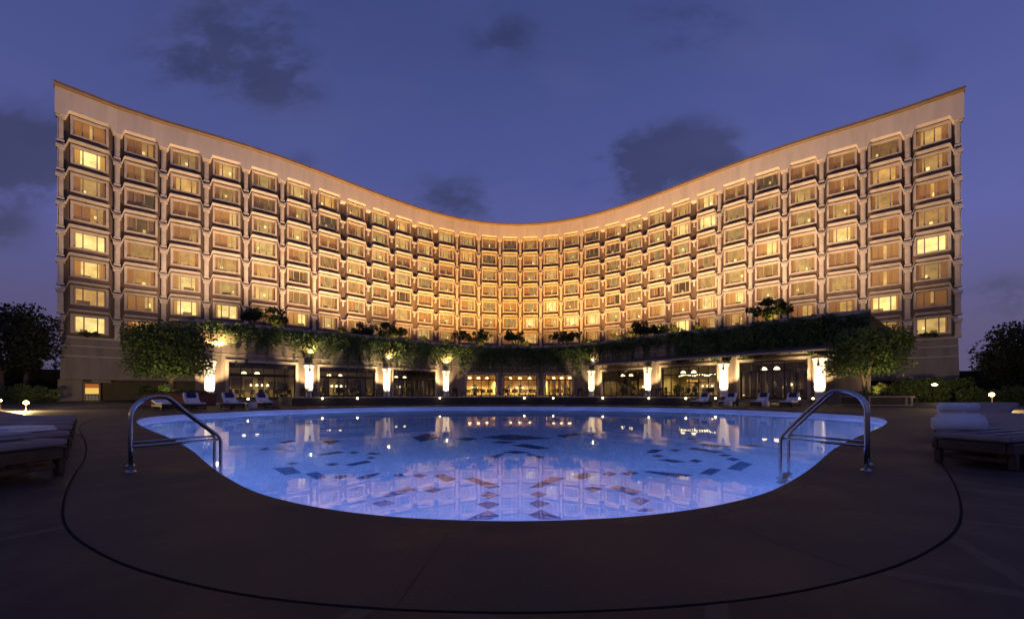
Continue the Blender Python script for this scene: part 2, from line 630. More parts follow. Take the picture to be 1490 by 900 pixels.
# ================================================================== POOL AND GROUND
half = [(0.0, 2.72), (0.75, 2.79), (1.35, 2.97), (1.87, 3.22), (2.42, 3.58), (3.2, 4.26), (4.05, 5.08), (4.95, 5.98), (6.1, 7.05), (7.35, 8.15),
        (8.7, 9.3), (10.2, 10.6), (11.9, 12.2), (13.3, 13.7), (14.5, 15.3), (15.0, 16.8), (14.75, 18.6), (13.9, 21.0), (12.6, 23.2), (10.6, 25.3), (8.0, 26.9), (4.2, 27.9), (0.0, 28.2)]


def spline(pts, per=6):
    out = []
    n = len(pts)
    for i in range(n - 1):
        p0 = Vector(pts[max(0, i - 1)] if i > 0 else (-pts[1][0], pts[1][1]))
        p1 = Vector(pts[i]); p2 = Vector(pts[i + 1])
        p3 = Vector(pts[i + 2]) if i + 2 < n else Vector((-pts[n - 2][0], pts[n - 2][1]))
        for k in range(per):
            t = k / per
            out.append(0.5 * ((2 * p1) + (p2 - p0) * t + (2 * p0 - 5 * p1 + 4 * p2 - p3) * t * t + (3 * p1 - p0 - 3 * p2 + p3) * t ** 3))
    out.append(Vector(pts[-1]))
    return out


rt = spline(half)
POOL = rt + [Vector((-p.x, p.y)) for p in rt[-2:0:-1]]          # closed loop, counter-clockwise seen from above
NP = len(POOL)


def offset(loop, d):
    out = []
    n = len(loop)
    for i in range(n):
        t = loop[(i + 2) % n] - loop[i - 2]
        t.normalize()
        nrm = Vector((t.y, -t.x))
        out.append(loop[i] + nrm * d)
    return out


WZ, FZ = -0.20, -1.45
COP = offset(POOL, 0.42)
RING = offset(POOL, 1.13)
JOINT = offset(POOL, 1.148)


def strip(mb, la, za, lb, zb, mi=0):
    n = len(la)
    for i in range(n):
        j = (i + 1) % n
        mb.quad((la[i].x, la[i].y, za), (lb[i].x, lb[i].y, zb), (lb[j].x, lb[j].y, zb), (la[j].x, la[j].y, za), mi)


mb = MB()
strip(mb, POOL, 0.0, RING, 0.0)
for i in range(NP):                                              # edge of the slab where it meets the pool
    j = (i + 1) % NP
    mb.quad((POOL[i].x, POOL[i].y, 0), (POOL[j].x, POOL[j].y, 0), (POOL[j].x, POOL[j].y, -0.06), (POOL[i].x, POOL[i].y, -0.06))
tag(mb.build('pool_deck', M['deck']), kind='structure')
mb = MB()
strip(mb, RING, -0.015, JOINT, -0.015)
strip(mb, RING, 0.0, RING, -0.015); strip(mb, JOINT, -0.015, JOINT, 0.0)
acc = 0.0
for i in range(NP):                                              # saw cuts across the slab and a slim drain slot by the edge
    acc += (RING[i] - RING[i - 1]).length
    if acc > 1.9:
        acc = 0.0
        a = POOL[i] + (RING[i] - POOL[i]) * 0.13; b = RING[i]
        t = (POOL[(i + 1) % NP] - POOL[i - 1]).normalized() * 0.0026
        mb.quad((a.x - t.x, a.y - t.y, 0.003), (b.x - t.x, b.y - t.y, 0.003), (b.x + t.x, b.y + t.y, 0.003), (a.x + t.x, a.y + t.y, 0.003))
tag(mb.build('deck_joint', pbr('joint_filler', (0.026, 0.021, 0.019), 0.9)), kind='structure')
mb = MB()
strip(mb, offset(POOL, 0.145), 0.004, offset(POOL, 0.152), 0.004)
tag(mb.build('drain_slot', pbr('drain_slot', (0.016, 0.014, 0.014), 0.7)), kind='structure')
cen = Vector((0, 15))
mb = MB()
prev = JOINT
for rad in (24, 40, 80, 200, 900):
    big = [cen + (p - cen).normalized() * max(rad, (p - cen).length + 3) for p in JOINT]
    strip(mb, prev, 0.0, big, 0.0)
    prev = big
tag(mb.build('ground', M['ground']), kind='structure')

mb = MB()
n = NP
LIP = offset(POOL, -0.0)
strip(mb, [p for p in POOL], WZ - 0.05, POOL, -0.06, 1)           # waterline tile band
strip(mb, POOL, FZ, POOL, WZ - 0.05, 0)
mb.add([(p.x, p.y, FZ) for p in POOL], [tuple(range(NP))], 0)
tag(mb.build('pool_basin', [M['pool'], M['coping']]), kind='structure')
mb = MB()
mb.add([(p.x, p.y, WZ) for p in POOL], [tuple(range(NP))], 0)
tag(mb.build('water', M['water']), kind='structure')


# the blue diamond inlay of the pool floor, laid out along its winding chains
def floor_pt(px, py):
    """where a look through the water surface meets the pool floor"""
    d = Vector((px - 745, FPX, 572 - py)).normalized()
    t = (WZ - CAMZ) / d.z
    p = Vector((0, 0, CAMZ)) + d * t
    h = Vector((d.x, d.y)); s = h.length
    s2 = s / 1.33
    tan = s2 / math.sqrt(1 - s2 * s2)
    hd = h.normalized() * tan * (WZ - FZ)
    return Vector((p.x + hd.x, p.y + hd.y, FZ + 0.004))


mot = []
Z2 = [[(390, 772), (545, 703), (632, 745), (560, 772)], [(462, 660), (548, 635), (635, 662), (550, 695)], [(490, 595), (545, 570), (640, 595), (550, 620)],
      [(375, 478), (440, 465), (640, 535), (560, 550)], [(155, 455), (220, 440), (315, 480), (250, 500)], [(0, 455), (50, 440), (110, 452), (55, 472)],
      [(70, 560), (140, 535), (215, 558), (140, 582)], [(835, 740), (930, 700), (1095, 770), (930, 772)], [(845, 655), (905, 628), (1000, 655), (905, 690)],
      [(850, 590), (905, 570), (980, 590), (910, 615)], [(835, 545), (1000, 465), (1115, 470), (930, 540)], [(1155, 465), (1240, 430), (1325, 450), (1225, 485)],
      [(1365, 443), (1425, 427), (1480, 442), (1425, 460)], [(1240, 550), (1310, 530), (1385, 550), (1305, 575)], [(500, 175), (700, 155), (1020, 185), (700, 200)],
      [(560, 215), (640, 205), (760, 212), (680, 222)],
      [(0, 180), (100, 150), (210, 180), (60, 210)], [(310, 190), (400, 178), (480, 188), (400, 205)], [(710, 235), (820, 225), (1000, 255), (900, 265)],
      [(1030, 165), (1170, 148), (1250, 152), (1100, 180)], [(530, 325), (620, 300), (680, 292), (600, 330)], [(850, 295), (960, 318), (920, 332), (820, 300)], [(640, 285), (740, 275), (860, 287), (740, 296)]]
Z1 = [[(280, 400), (420, 390), (490, 435), (370, 450)], [(515, 440), (610, 428), (675, 465), (590, 482)], [(715, 465), (790, 448), (835, 455), (770, 482)],
      [(885, 470), (1000, 440), (1070, 435), (960, 480)], [(1150, 455), (1200, 436), (1245, 455), (1195, 465)],
      [(1065, 600), (1260, 535), (1320, 560), (1120, 610)], [(990, 655), (1090, 625), (1170, 655), (1060, 680)],
      [(320, 215), (400, 200), (450, 205), (370, 228)], [(600, 195), (700, 188), (780, 205), (700, 230)], [(180, 265), (240, 252), (270, 262), (220, 272)],
      [(280, 262), (350, 256), (405, 262), (340, 272)], [(600, 300), (760, 278), (805, 288), (640, 308)], [(825, 288), (870, 278), (910, 288), (865, 297)],
      [(960, 295), (1000, 285), (1070, 297), (1010, 305)], [(665, 375), (720, 362), (770, 370), (710, 385)], [(805, 375), (960, 345), (1000, 358), (850, 385)],
      [(950, 325), (1000, 318), (1040, 327), (990, 335)], [(370, 368), (430, 358), (480, 366), (420, 376)]]
Z3 = [[(395, 290), (440, 265), (525, 268), (470, 290)], [(560, 270), (610, 262), (655, 270), (605, 280)], [(435, 312), (480, 302), (535, 313), (490, 322)],
      [(475, 340), (560, 335), (690, 355), (600, 362)], [(705, 347), (750, 335), (810, 348), (765, 362)], [(690, 260), (740, 250), (965, 285), (900, 292)],
      [(915, 310), (960, 298), (1025, 308), (980, 317)], [(970, 335), (1020, 322), (1085, 340), (1030, 350)], [(980, 405), (1080, 350), (1170, 370), (1080, 420)],
      [(780, 440), (860, 400), (945, 410), (870, 450)], [(365, 425), (420, 420), (745, 450), (640, 470)], [(215, 440), (280, 420), (350, 435), (280, 455)],
      [(125, 540), (200, 525), (380, 570), (300, 598)], [(280, 635), (340, 608), (430, 635), (360, 670)], [(320, 715), (390, 682), (470, 705), (390, 716)],
      [(680, 188), (720, 180), (780, 187), (730, 195)], [(720, 210), (760, 204), (800, 210), (760, 217)], [(770, 230), (850, 225), (1030, 243), (900, 248)],
      [(1050, 240), (1160, 232), (1270, 238), (1160, 246)]]
mb = MB()
for zs, ox in ((Z1, 340), (Z2, 600), (Z3, 860)):
    for q in zs:
        ps = [floor_pt(ox + a / 4.967, 600 + b / 4.967) for a, b in q]
        mb.quad(*[(p.x, p.y, p.z) for p in ps[::-1]])
tag(mb.build('pool_floor_inlay', M['motif']), kind='structure')

# underwater lamps in the pool wall
for i in range(0, NP, 9):
    p = POOL[i]
    t = POOL[(i + 1) % NP] - POOL[i - 1]; t.normalize()
    inw = Vector((-t.y, t.x))
    d_ = bpy.data.lights.new('underwater_lamp', 'AREA')
    d_.shape = 'RECTANGLE'
    wide = 1.2 if p.y > 10 else 0.5
    d_.size = wide; d_.size_y = 0.14
    d_.energy = POOL_W * (1.0 if p.y > 10 else 0.30)
    d_.color = (0.50, 0.56, 1.0)
    o_ = bpy.data.objects.new('underwater_lamp', d_)
    q = p + inw * 0.05
    o_.location = (q.x, q.y, -0.42)
    ax_z = -Vector((inw.x, inw.y, -1.45)).normalized()        # lamp looks down into the water, hooded from above
    ax_x = Vector((t.x, t.y, 0)); ax_y = ax_z.cross(ax_x)
    o_.rotation_euler = Matrix((ax_x, ax_y, ax_z)).transposed().to_euler()
    COL.objects.link(o_)

# ================================================================== HOTEL TOWER
V = [(-52.68, 44.43), (-49.73, 48.52), (-46.31, 51.25), (-42.59, 53.72), (-38.89, 56.27), (-35.35, 59.09), (-32.06, 62.13), (-28.84, 65.38), (-25.71, 68.55),
     (-22.51, 71.61), (-19.03, 74.54), (-15.42, 77.1), (-11.47, 79.29), (-7.09, 81.0), (-2.64, 81.99), (1.76, 82.24), (6.13, 81.78), (10.37, 80.65),
     (14.38, 78.93), (18.21, 76.67), (21.59, 74.17), (24.84, 71.33), (27.97, 68.25), (30.94, 65.13), (33.68, 62.24), (36.77, 59.18), (39.97, 56.38),
     (43.27, 53.84), (46.76, 51.34), (50.07, 48.77), (53.17, 45.38)]
V[12] = (-11.40, 79.15)
# vertices in order of photo columns: 88,171,239,301,358,410,456 | ... | 664 ... 847 | ... | 1048 ... 1393
COLS = [88, 171, 239, 301, 358, 410, 456, 498, 535, 569, 602, 633, 664, 696, 727, 757, 787, 817, 847, 878, 908, 940, 974.5, 1011, 1048, 1093, 1142, 1195, 1255, 1320, 1393]
CURVE = [(-52.85, 45.05), (-49.73, 48.52), (-46.31, 51.25), (-42.59, 53.72), (-38.89, 56.27), (-35.35, 59.09), (-32.06, 62.13), (-28.84, 65.38), (-25.71, 68.55), (-22.51, 71.61), (-19.03, 74.54), (-15.42, 77.1),
         (-11.47, 79.29), (-7.09, 81.0), (-2.64, 81.99), (1.76, 82.24), (6.13, 81.78), (10.37, 80.65), (14.38, 78.93), (18.21, 76.67), (21.59, 74.17), (24.84, 71.33), (27.97, 68.25), (30.94, 65.13), (33.68, 62.24),
         (36.77, 59.18), (39.97, 56.38), (43.27, 53.84), (46.76, 51.34), (50.07, 48.77), (53.2, 45.97)]
V = [Vector(p) for p in CURVE]
NV = len(V); NB = NV - 1
TN = []
for i in range(NV):
    a = V[max(0, i - 1)]; b = V[min(NV - 1, i + 1)]
    t = (b - a).normalized()
    TN.append(Vector((t.y, -t.x)))
LEN = [(V[i + 1] - V[i]).length for i in range(NB)]


def fp(i, s, d, z):
    """a point on the facade: bay i, s metres along it, d metres out of it"""
    f = s / LEN[i]
    p = V[i] + (V[i + 1] - V[i]) * f
    nn = TN[i] * (1 - f) + TN[i + 1] * f
    nn.normalize()
    return Vector((p.x + nn.x * d, p.y + nn.y * d, z))


OUT = 0.16


def bp(i, s, d, z):
    """a point behind the facade: the block narrows a little towards its back"""
    q = fp(i, s, 0, z)
    r_ = Vector((q.x, q.y + 14.0)).normalized()
    return Vector((q.x + r_.x * -d, q.y + r_.y * -d, z))


def oriel(s, L):
    e = min(s, L - s)
    return OUT * max(0.0, min(1.0, (e - 0.34) / 0.24))


NR = 8
ROWZ = [9.2 + 3.335 * (NR - 1 - k) for k in range(NR)]
HI, LO = 1.52, 0.72
S0, S1 = 0.36, 0.72


def ledge_path(L):
    pts = [(0.0, LO), (S0, LO)]
    for k in range(1, 8):
        t = k / 8
        pts.append((S0 + (S1 - S0) * t, LO + (HI - LO) * (0.5 - 0.5 * math.cos(math.pi * t))))
    pts.append((S1, HI))
    mid = [(L - s, z) for s, z in reversed(pts)]
    return pts + [(L * 0.5, HI)] + mid


tower = empty('hotel_tower', (0, 82, 0), label='long concave hotel tower with eight floors of warmly lit windows behind the podium', cat='hotel')
TL = Vector((0, 82, 0))


def tb(mb, name, mats, smooth=False, parent=None):
    """a part of the tower (built in world coordinates)"""
    mb.v = [tuple(Vector(p) - TL) for p in mb.v]
    return mb.build(name, mats, parent or tower, smooth)


WW, WH = 2.72, 1.96          # window opening
ZB, ZT = 7.55, 36.25
# wall panels
mb = MB()
for i in range(NB):
    L = LEN[i]; c = L / 2
    ss = [0, 0.34, 0.58, c - WW / 2, c + WW / 2, L - 0.58, L - 0.34, L]
    for a, b in zip(ss[:-1], ss[1:]):
        if abs(a - (c - WW / 2)) < 1e-6:
            zs = [ZB]
            for z in reversed(ROWZ):
                zs += [z - WH / 2, z + WH / 2]
            zs.append(ZT)
            for k in range(0, len(zs), 2):
                mb.quad(fp(i, a, oriel(a, L), zs[k]), fp(i, b, oriel(b, L), zs[k]), fp(i, b, oriel(b, L), zs[k + 1]), fp(i, a, oriel(a, L), zs[k + 1]))
        else:
            mb.quad(fp(i, a, oriel(a, L), ZB), fp(i, b, oriel(b, L), ZB), fp(i, b, oriel(b, L), ZT), fp(i, a, oriel(a, L), ZT))
tb(mb, 'wall', M['panel'])
# end walls and back
mb = MB()
for i, sgn in ((0, -1), (NB, 1)):
    t = Vector((-TN[i].y, TN[i].x)) * -1
    e = V[i] + t * 0.42 * (1 if sgn > 0 else -1)
    bk = e + Vector((e.x, e.y + 14.0)).normalized() * 17
    a = e + TN[i] * 0.05
    inn = V[i]
    pts = [a, bk]
    mb.quad((a.x, a.y, 0), (bk.x, bk.y, 0), (bk.x, bk.y, ZT), (a.x, a.y, ZT))
    mb.quad((a.x, a.y, 0), (a.x, a.y, ZT), (inn.x + TN[i].x * .05, inn.y + TN[i].y * .05, ZT), (inn.x + TN[i].x * .05, inn.y + TN[i].y * .05, 0))
for i in range(NB):
    a = bp(i, 0, -17, 0); b = bp(i, LEN[i], -17, 0)
    mb.quad(a, b, b + Vector((0, 0, ZT)), a + Vector((0, 0, ZT)))
tb(mb, 'end_wall', M['dark_wall'])
# ledges: one undulating moulding per storey
for r in range(1, NR):
    mb = MB()
    z0 = ROWZ[r]
    prof = [(-0.05, -0.17), (0.30, -0.15), (0.50, -0.10), (0.58, -0.05), (0.60, 0.02), (0.57, 0.09), (0.48, 0.13), (-0.05, 0.22)]
    ring = []
    for i in range(NB):
        L = LEN[i]
        pp = ledge_path(L)
        for k, (s, z) in enumerate(pp):
            if i < NB - 1 and k == len(pp) - 1:
                continue
            ring.append([fp(i, s, oriel(s, L) + d, z0 + z + dz) for d, dz in prof])
    m_ = len(prof)
    vs = [p for rr in ring for p in rr]
    fs = []
    for a in range(len(ring) - 1):
        for k in range(m_ - 1):
            fs.append((a * m_ + k, (a + 1) * m_ + k, (a + 1) * m_ + k + 1, a * m_ + k + 1))
    mb.add(vs, fs)
    # stub brackets where there is no pilaster
    for i in list(range(7, 12)) + list(range(19, 24)):
        L = LEN[i]
        for (ii, s0) in ((i, 0.0),):
            o = fp(ii, 0, 0, z0 + LO - 0.95)
            t = (V[i + 1] - V[i]).normalized(); t3 = Vector((t.x, t.y, 0)); n3 = Vector((TN[i].x, TN[i].y, 0))
            mb.boxv(o - t3 * 0.16, t3 * 0.32, n3 * 0.34, (0, 0, 0.75))
    tb(mb, 'ledge', M['trim'])
# pilasters
for i in range(NV):
    if 6 < i < 12 or 18 < i < 24:
        continue
    mb = MB()
    t3 = Vector((-TN[i].y, TN[i].x, 0)); n3 = Vector((TN[i].x, TN[i].y, 0)); b3 = Vector((V[i].x, V[i].y, 0))
    for r in range(NR):
        top = ROWZ[r] + LO - (0.34 if r else 0.1)
        bot = (ROWZ[r + 1] + LO + 0.26) if r < NR - 1 else ZB
        mb.boxv(b3 - t3 * 0.23 + Vector((0, 0, bot)), t3 * 0.46, n3 * 0.50, (0, 0, top - bot))
        mb.boxv(b3 - t3 * 0.12 + n3 * 0.50 + Vector((0, 0, bot + 0.25)), t3 * 0.24, n3 * 0.07, (0, 0, top - bot - 0.5))
        mb.boxv(b3 - t3 * 0.36 + Vector((0, 0, top - 0.16)), t3 * 0.72, n3 * 0.74, (0, 0, 0.34))
        mb.boxv(b3 - t3 * 0.31 + Vector((0, 0, bot)), t3 * 0.62, n3 * 0.62, (0, 0, 0.2))
    tb(mb, 'pilaster', M['trim'])
# parapet: plain curved band, scalloped over the top windows, and the eave
mb = MB()
for i in range(NB):
    L = LEN[i]
    pp = ledge_path(L)
    for (s, z), (s2, z2) in zip(pp[:-1], pp[1:]):
        za, zb2 = ROWZ[0] + z - 0.10, ROWZ[0] + z2 - 0.10
        d = 0.85
        mb.quad(fp(i, s, d, za), fp(i, s2, d, zb2), fp(i, s2, d, ZT), fp(i, s, d, ZT))
        mb.quad(fp(i, s, 0.0, za - 0.15), fp(i, s2, 0.0, zb2 - 0.15), fp(i, s2, d, zb2), fp(i, s, d, za))
for i, sg in ((0, -1), (NB - 1, 1)):
    s = 0 if sg < 0 else LEN[i]
    t = (V[i + 1] - V[i]).normalized() * 0.42 * sg
    e = [fp(i, s, 0.85, ROWZ[0] + LO - .1), fp(i, s, 0.85, ZT)]
    o = Vector((t.x, t.y, 0))
    mb.quad(e[0], e[0] + o, e[1] + o, e[1])
    mb.quad(e[0] + o, fp(i, s, -.5, ROWZ[0] + LO - .1) + o, fp(i, s, -.5, ZT) + o, e[1] + o)
tb(mb, 'parapet', M['band'])
mb = MB()
prof = [(0.2, ZT + 0.0), (1.15, ZT + 0.05), (1.25, ZT + 0.12), (1.25, ZT + 0.42), (0.9, ZT + 0.52), (-17.4, ZT + 0.52), (-17.4, ZT + 0.0)]
ring = []
for i in range(NB):
    for s in (0, LEN[i] / 2):
        ring.append([fp(i, s, d, z) if d > 0 else bp(i, s, d, z) for d, z in prof])
ring.append([fp(NB - 1, LEN[-1], d, z) if d > 0 else bp(NB - 1, LEN[-1], d, z) for d, z in prof])
ext = 0.5
t0 = (V[1] - V[0]).normalized() * ext; t1 = (V[NB] - V[NB - 1]).normalized() * ext
ring[0] = [p - Vector((t0.x, t0.y, 0)) for p in ring[0]]
ring[-1] = [p + Vector((t1.x, t1.y, 0)) for p in ring[-1]]
m_ = len(prof)
vs = [p for rr in ring for p in rr]
fs = []
for a in range(len(ring) - 1):
    for k in range(m_):
        k2 = (k + 1) % m_
        fs.append((a * m_ + k, (a + 1) * m_ + k, (a + 1) * m_ + k2, a * m_ + k2))
fs.append(tuple(range(m_))); fs.append(tuple(range((len(ring) - 1) * m_, len(ring) * m_)))
mb.add(vs, fs)
tb(mb, 'roof', M['eave'])

# base under the guest floors: battered stone skirt with two string courses at the ends, plain behind the podium
mb = MB(); mt = MB(); md = (MB(), MB())
for i in range(NB):
    end = i <= 4 or i >= NB - 5
    L = LEN[i]
    if end:
        zlo = 2.55
        seq = [(0.50, ZB), (0.62, 6.55), (0.80, 5.30), (1.25, zlo)]
        for (d0, za), (d1, zb2) in zip(seq[:-1], seq[1:]):
            mb.quad(fp(i, 0, d0, za), fp(i, L, d0, za), fp(i, L, d1, zb2), fp(i, 0, d1, zb2))
        mb.quad(fp(i, 0, 1.25, zlo), fp(i, L, 1.25, zlo), fp(i, L, -2.2, zlo), fp(i, 0, -2.2, zlo))
        md[0 if i < 10 else 1].quad(fp(i, 0, -2.2, 0), fp(i, L, -2.2, 0), fp(i, L, -2.2, zlo), fp(i, 0, -2.2, zlo))
        for d0, za, h in ((0.50, ZB - 0.12, 0.24), (0.64, 6.45, 0.14), (0.82, 5.22, 0.14)):
            a = fp(i, 0, d0 - 0.4, za); b = fp(i, L, d0 - 0.4, za)
            c1 = fp(i, 0, d0 + 0.1, za); c2 = fp(i, L, d0 + 0.1, za)
            up = Vector((0, 0, h))
            mt.add([a, b, c2, c1, a + up, b + up, c2 + up, c1 + up], [(0, 1, 2, 3), (4, 7, 6, 5), (3, 2, 6, 7), (0, 4, 5, 1)])
    else:
        mb.quad(fp(i, 0, 0.3, 0), fp(i, L, 0.3, 0), fp(i, L, 0.3, ZB), fp(i, 0, 0.3, ZB))
        mb.quad(fp(i, 0, 0.3, ZB), fp(i, L, 0.3, ZB), fp(i, L, 0, ZB), fp(i, 0, 0, ZB))
for i, sg in ((0, -1), (NB - 1, 1)):
    s = 0 if sg < 0 else LEN[i]
    mb.add([fp(i, s, 0.5, ZB), fp(i, s, 0.62, 6.55), fp(i, s, 0.8, 5.3), fp(i, s, 1.25, 2.55), fp(i, s, -4, 2.55), fp(i, s, -4, ZB)], [(0, 1, 2, 3, 4, 5)])
for i in (0, 1, NB - 2, NB - 1):
    mb.quad(fp(i, 0, 0.5, ZB), fp(i, LEN[i], 0.5, ZB), fp(i, LEN[i], -0.1, ZB), fp(i, 0, -0.1, ZB))
# pier under the left end and a short one under the right
for i, s0, s1, d0 in ((0, -0.2, 1.75, 0.75), (NB - 1, LEN[-1] - 0.5, LEN[-1] + 0.2, 0.75)):
    a = fp(i, s0, d0, 0); b = fp(i, s1, d0, 0); e = fp(i, s1, -2.2, 0); g = fp(i, s0, -2.2, 0); up = Vector((0, 0, 2.54))
    mb.add([a, b, e, g, a + up, b + up, e + up, g + up], [(0, 1, 5, 4), (1, 2, 6, 5), (3, 0, 4, 7)])
tb(mb, 'base_wall', M['base'])
tb(mt, 'string_course', M['basetrim'])
tb(md[0], 'undercroft_wall', M['dark_wall'])
tb(md[1], 'undercroft_wall', M['dark_wall'])

# doorway in the undercroft at the left end: lit panel over a counter
mb = MB()
o = fp(0, 1.80, 0.35, 0); t = (V[1] - V[0]).normalized(); t3 = Vector((t.x, t.y, 0)); n3 = Vector((TN[0].x, TN[0].y, 0))
for (s, w, z, h, dd) in ((0, 0.12, 0, 2.3, 0.2), (1.28, 0.12, 0, 2.3, 0.2), (0.12, 1.16, 2.2, 0.1, 0.2), (0.12, 1.16, 0.72, 0.1, 0.2)):
    mb.boxv(o + t3 * s + Vector((0, 0, z)), t3 * w, n3 * dd, (0, 0, h))
mb.boxv(o + t3 * 0.12 - n3 * 0.02, t3 * 1.16, n3 * 0.06, (0, 0, 0.72))
dr = tb(mb, 'doorway', M['bronze'])
mb = MB()
mb.boxv(o + t3 * 0.14 + n3 * 0.0 + Vector((0, 0, 0.84)), t3 * 1.12, n3 * 0.04, (0, 0, 0.72))
tb(mb, 'lit_panel', emit('lit_panel_yellow', (1.0, 0.62, 0.14), 0.9), parent=dr)
mb = MB()
mb.boxv(o + t3 * 0.14 + n3 * 0.0 + Vector((0, 0, 1.565)), t3 * 1.12, n3 * 0.04, (0, 0, 0.5))
tb(mb, 'lit_header', emit('lit_panel_orange', (1.0, 0.28, 0.06), 0.4), parent=dr)
mb = MB()
for k in range(4):
    mb.boxv(o + t3 * (0.2 + 0.26 * k) + n3 * 0.05 + Vector((0, 0, 0.12)), t3 * 0.2, n3 * 0.1, (0, 0, 0.22))
    mb.boxv(o + t3 * (0.2 + 0.26 * k) + n3 * 0.05 + Vector((0, 0, 0.42)), t3 * 0.2, n3 * 0.1, (0, 0, 0.2))
tb(mb, 'shelf_goods', M['drum'], parent=dr)
# small soffit box beside the door
mb = MB()
o2 = fp(0, 2.5, 1.0, 2.2)
mb.boxv(o2, t3 * 1.6, n3 * 0.3, (0, 0, 0.32))
tb(mb, 'soffit_box', M['base'])

# windows
rng = random.Random(11)
BRIGHT = {}


def win_mesh(i, r, fr, gl, cu, rm):
    """adds window of bay i row r to four builders"""
    L = LEN[i]; c = L / 2; z = ROWZ[r]; D = OUT
    hw, hh = WW / 2, WH / 2

    def P(s, d, zz):
        return fp(i, c + s, D + d, z + zz)

    def bx(mb, s0, s1, d0, d1, z0, z1, mi=0):
        p = [P(s0, d0, z0), P(s1, d0, z0), P(s1, d1, z0), P(s0, d1, z0), P(s0, d0, z1), P(s1, d0, z1), P(s1, d1, z1), P(s0, d1, z1)]
        mb.add(p, [(0, 3, 2, 1), (4, 5, 6, 7), (0, 1, 5, 4), (1, 2, 6, 5), (2, 3, 7, 6), (3, 0, 4, 7)], mi)
    fw = 0.21
    # moulded surround
    bx(fr, -hw - fw, -hw + 0.02, -0.05, 0.17, -hh - 0.14, hh + 0.18)
    bx(fr, hw - 0.02, hw + fw, -0.05, 0.17, -hh - 0.14, hh + 0.18)
    bx(fr, -hw + 0.02, hw - 0.02, -0.05, 0.172, hh - 0.02, hh + 0.18)
    bx(fr, -hw + 0.02, hw - 0.02, -0.05, 0.21, -hh - 0.14, -hh + 0.03)
    # reveal
    a = [(-hw, -hh), (hw, -hh), (hw, hh), (-hw, hh)]
    for (s0, z0), (s1, z1) in zip(a, a[1:] + a[:1]):
        fr.quad(P(s0, 0, z0), P(s1, 0, z1), P(s1, -0.34, z1), P(s0, -0.34, z0))
    # sash: side lights and centre light
    sw = 0.055
    lay = rng.choice((0, 0, 1, 2))
    bars = {0: (-0.58, 0.58), 1: (-0.5, 0.62), 2: (-0.62, 0.25)}[lay]
    for s in (-hw + sw, bars[0], bars[1], hw - sw):
        bx(fr, s - sw, s + sw, -0.30, -0.22, -hh, hh, 1)
    for zz in (-hh + 0.045, hh - 0.045):
        bx(fr, -hw, hw, -0.299, -0.221, zz - 0.045, zz + 0.045, 1)
    gl.quad(P(-hw, -0.26, -hh), P(hw, -0.26, -hh), P(hw, -0.26, hh), P(-hw, -0.26, hh))
    # curtains: pleated, drawn to the sides (sometimes nearly closed)
    mode = rng.random()
    spans = []
    if mode < 0.60:
        w = rng.uniform(0.28, 0.62)
        spans = [(-hw + 0.03, -hw + w), (hw - w * rng.uniform(0.7, 1.1), hw - 0.03)]
    elif mode < 0.80:
        spans = [(-hw + 0.03, rng.uniform(-0.15, 0.35)), (hw - 0.3, hw - 0.03)]
    elif mode < 0.90:
        spans = [(-hw + 0.03, -0.05), (0.25, hw - 0.03)]
    else:
        spans = [(-hw + 0.03, -hw + 0.2), (hw - 0.2, hw - 0.03)]
    for s0, s1 in spans:
        n_ = max(4, int((s1 - s0) / 0.07))
        for k in range(n_):
            a0 = s0 + (s1 - s0) * k / n_; a1 = s0 + (s1 - s0) * (k + 1) / n_
            d0 = -0.42 + 0.04 * (k % 2); d1 = -0.42 + 0.04 * ((k + 1) % 2)
            cu.quad(P(a0, d0, -hh), P(a1, d1, -hh), P(a1, d1, hh), P(a0, d0, hh))
    # room behind
    q = rng.random()
    lower = r >= 5
    if (lower and q < 0.28) or q < 0.06:
        b = rng.uniform(1.0, 1.6); tn = rng.uniform(0.6, 1.0)
    elif q < 0.17:
        b = rng.uniform(0.10, 0.22); tn = rng.uniform(0, 0.3)
    else:
        b = rng.uniform(0.36, 0.85); tn = rng.uniform(0.0, 0.6)
    dp = -1.5
    n0 = len(rm.f)
    W2 = hw + 0.25
    zf, zc = -hh - 0.35, hh + 0.3
    rm.quad(P(-W2, dp, zf), P(W2, dp, zf), P(W2, dp, zc), P(-W2, dp, zc))
    rm.quad(P(-W2, dp, zc), P(W2, dp, zc), P(W2, -0.5, zc), P(-W2, -0.5, zc))
    rm.quad(P(-W2, -0.5, zf), P(W2, -0.5, zf), P(W2, dp, zf), P(-W2, dp, zf))
    rm.quad(P(-W2, -0.5, zf), P(-W2, dp, zf), P(-W2, dp, zc), P(-W2, -0.5, zc))
    rm.quad(P(W2, dp, zf), P(W2, -0.5, zf), P(W2, -0.5, zc), P(W2, dp, zc))
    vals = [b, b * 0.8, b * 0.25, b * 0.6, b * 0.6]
    # furniture: a bedside lamp and a headboard / sill clutter
    tl = [tn] * 5
    s = rng.uniform(-0.8, 0.8)
    if rng.random() < 0.45:
        lz = rng.uniform(0.3, 1.1)
        bx(rm, s - 0.13, s + 0.13, -1.2, -0.95, -hh + lz, -hh + lz + rng.uniform(0.2, 0.34))
        vals += [b * 2.0 + 0.4] * 6; tl += [1.0] * 6
    s = rng.uniform(-0.6, 0.6); w = rng.uniform(0.25, 0.6)
    bx(rm, s - w, s + w, -1.45, -1.2, -hh - 0.2, -hh + rng.uniform(0.3, 0.7))
    vals += [b * 0.22] * 6; tl += [0.0] * 6
    rm.attr.setdefault('rnd', []).extend(vals)
    rm.attr.setdefault('tint', []).extend(tl)


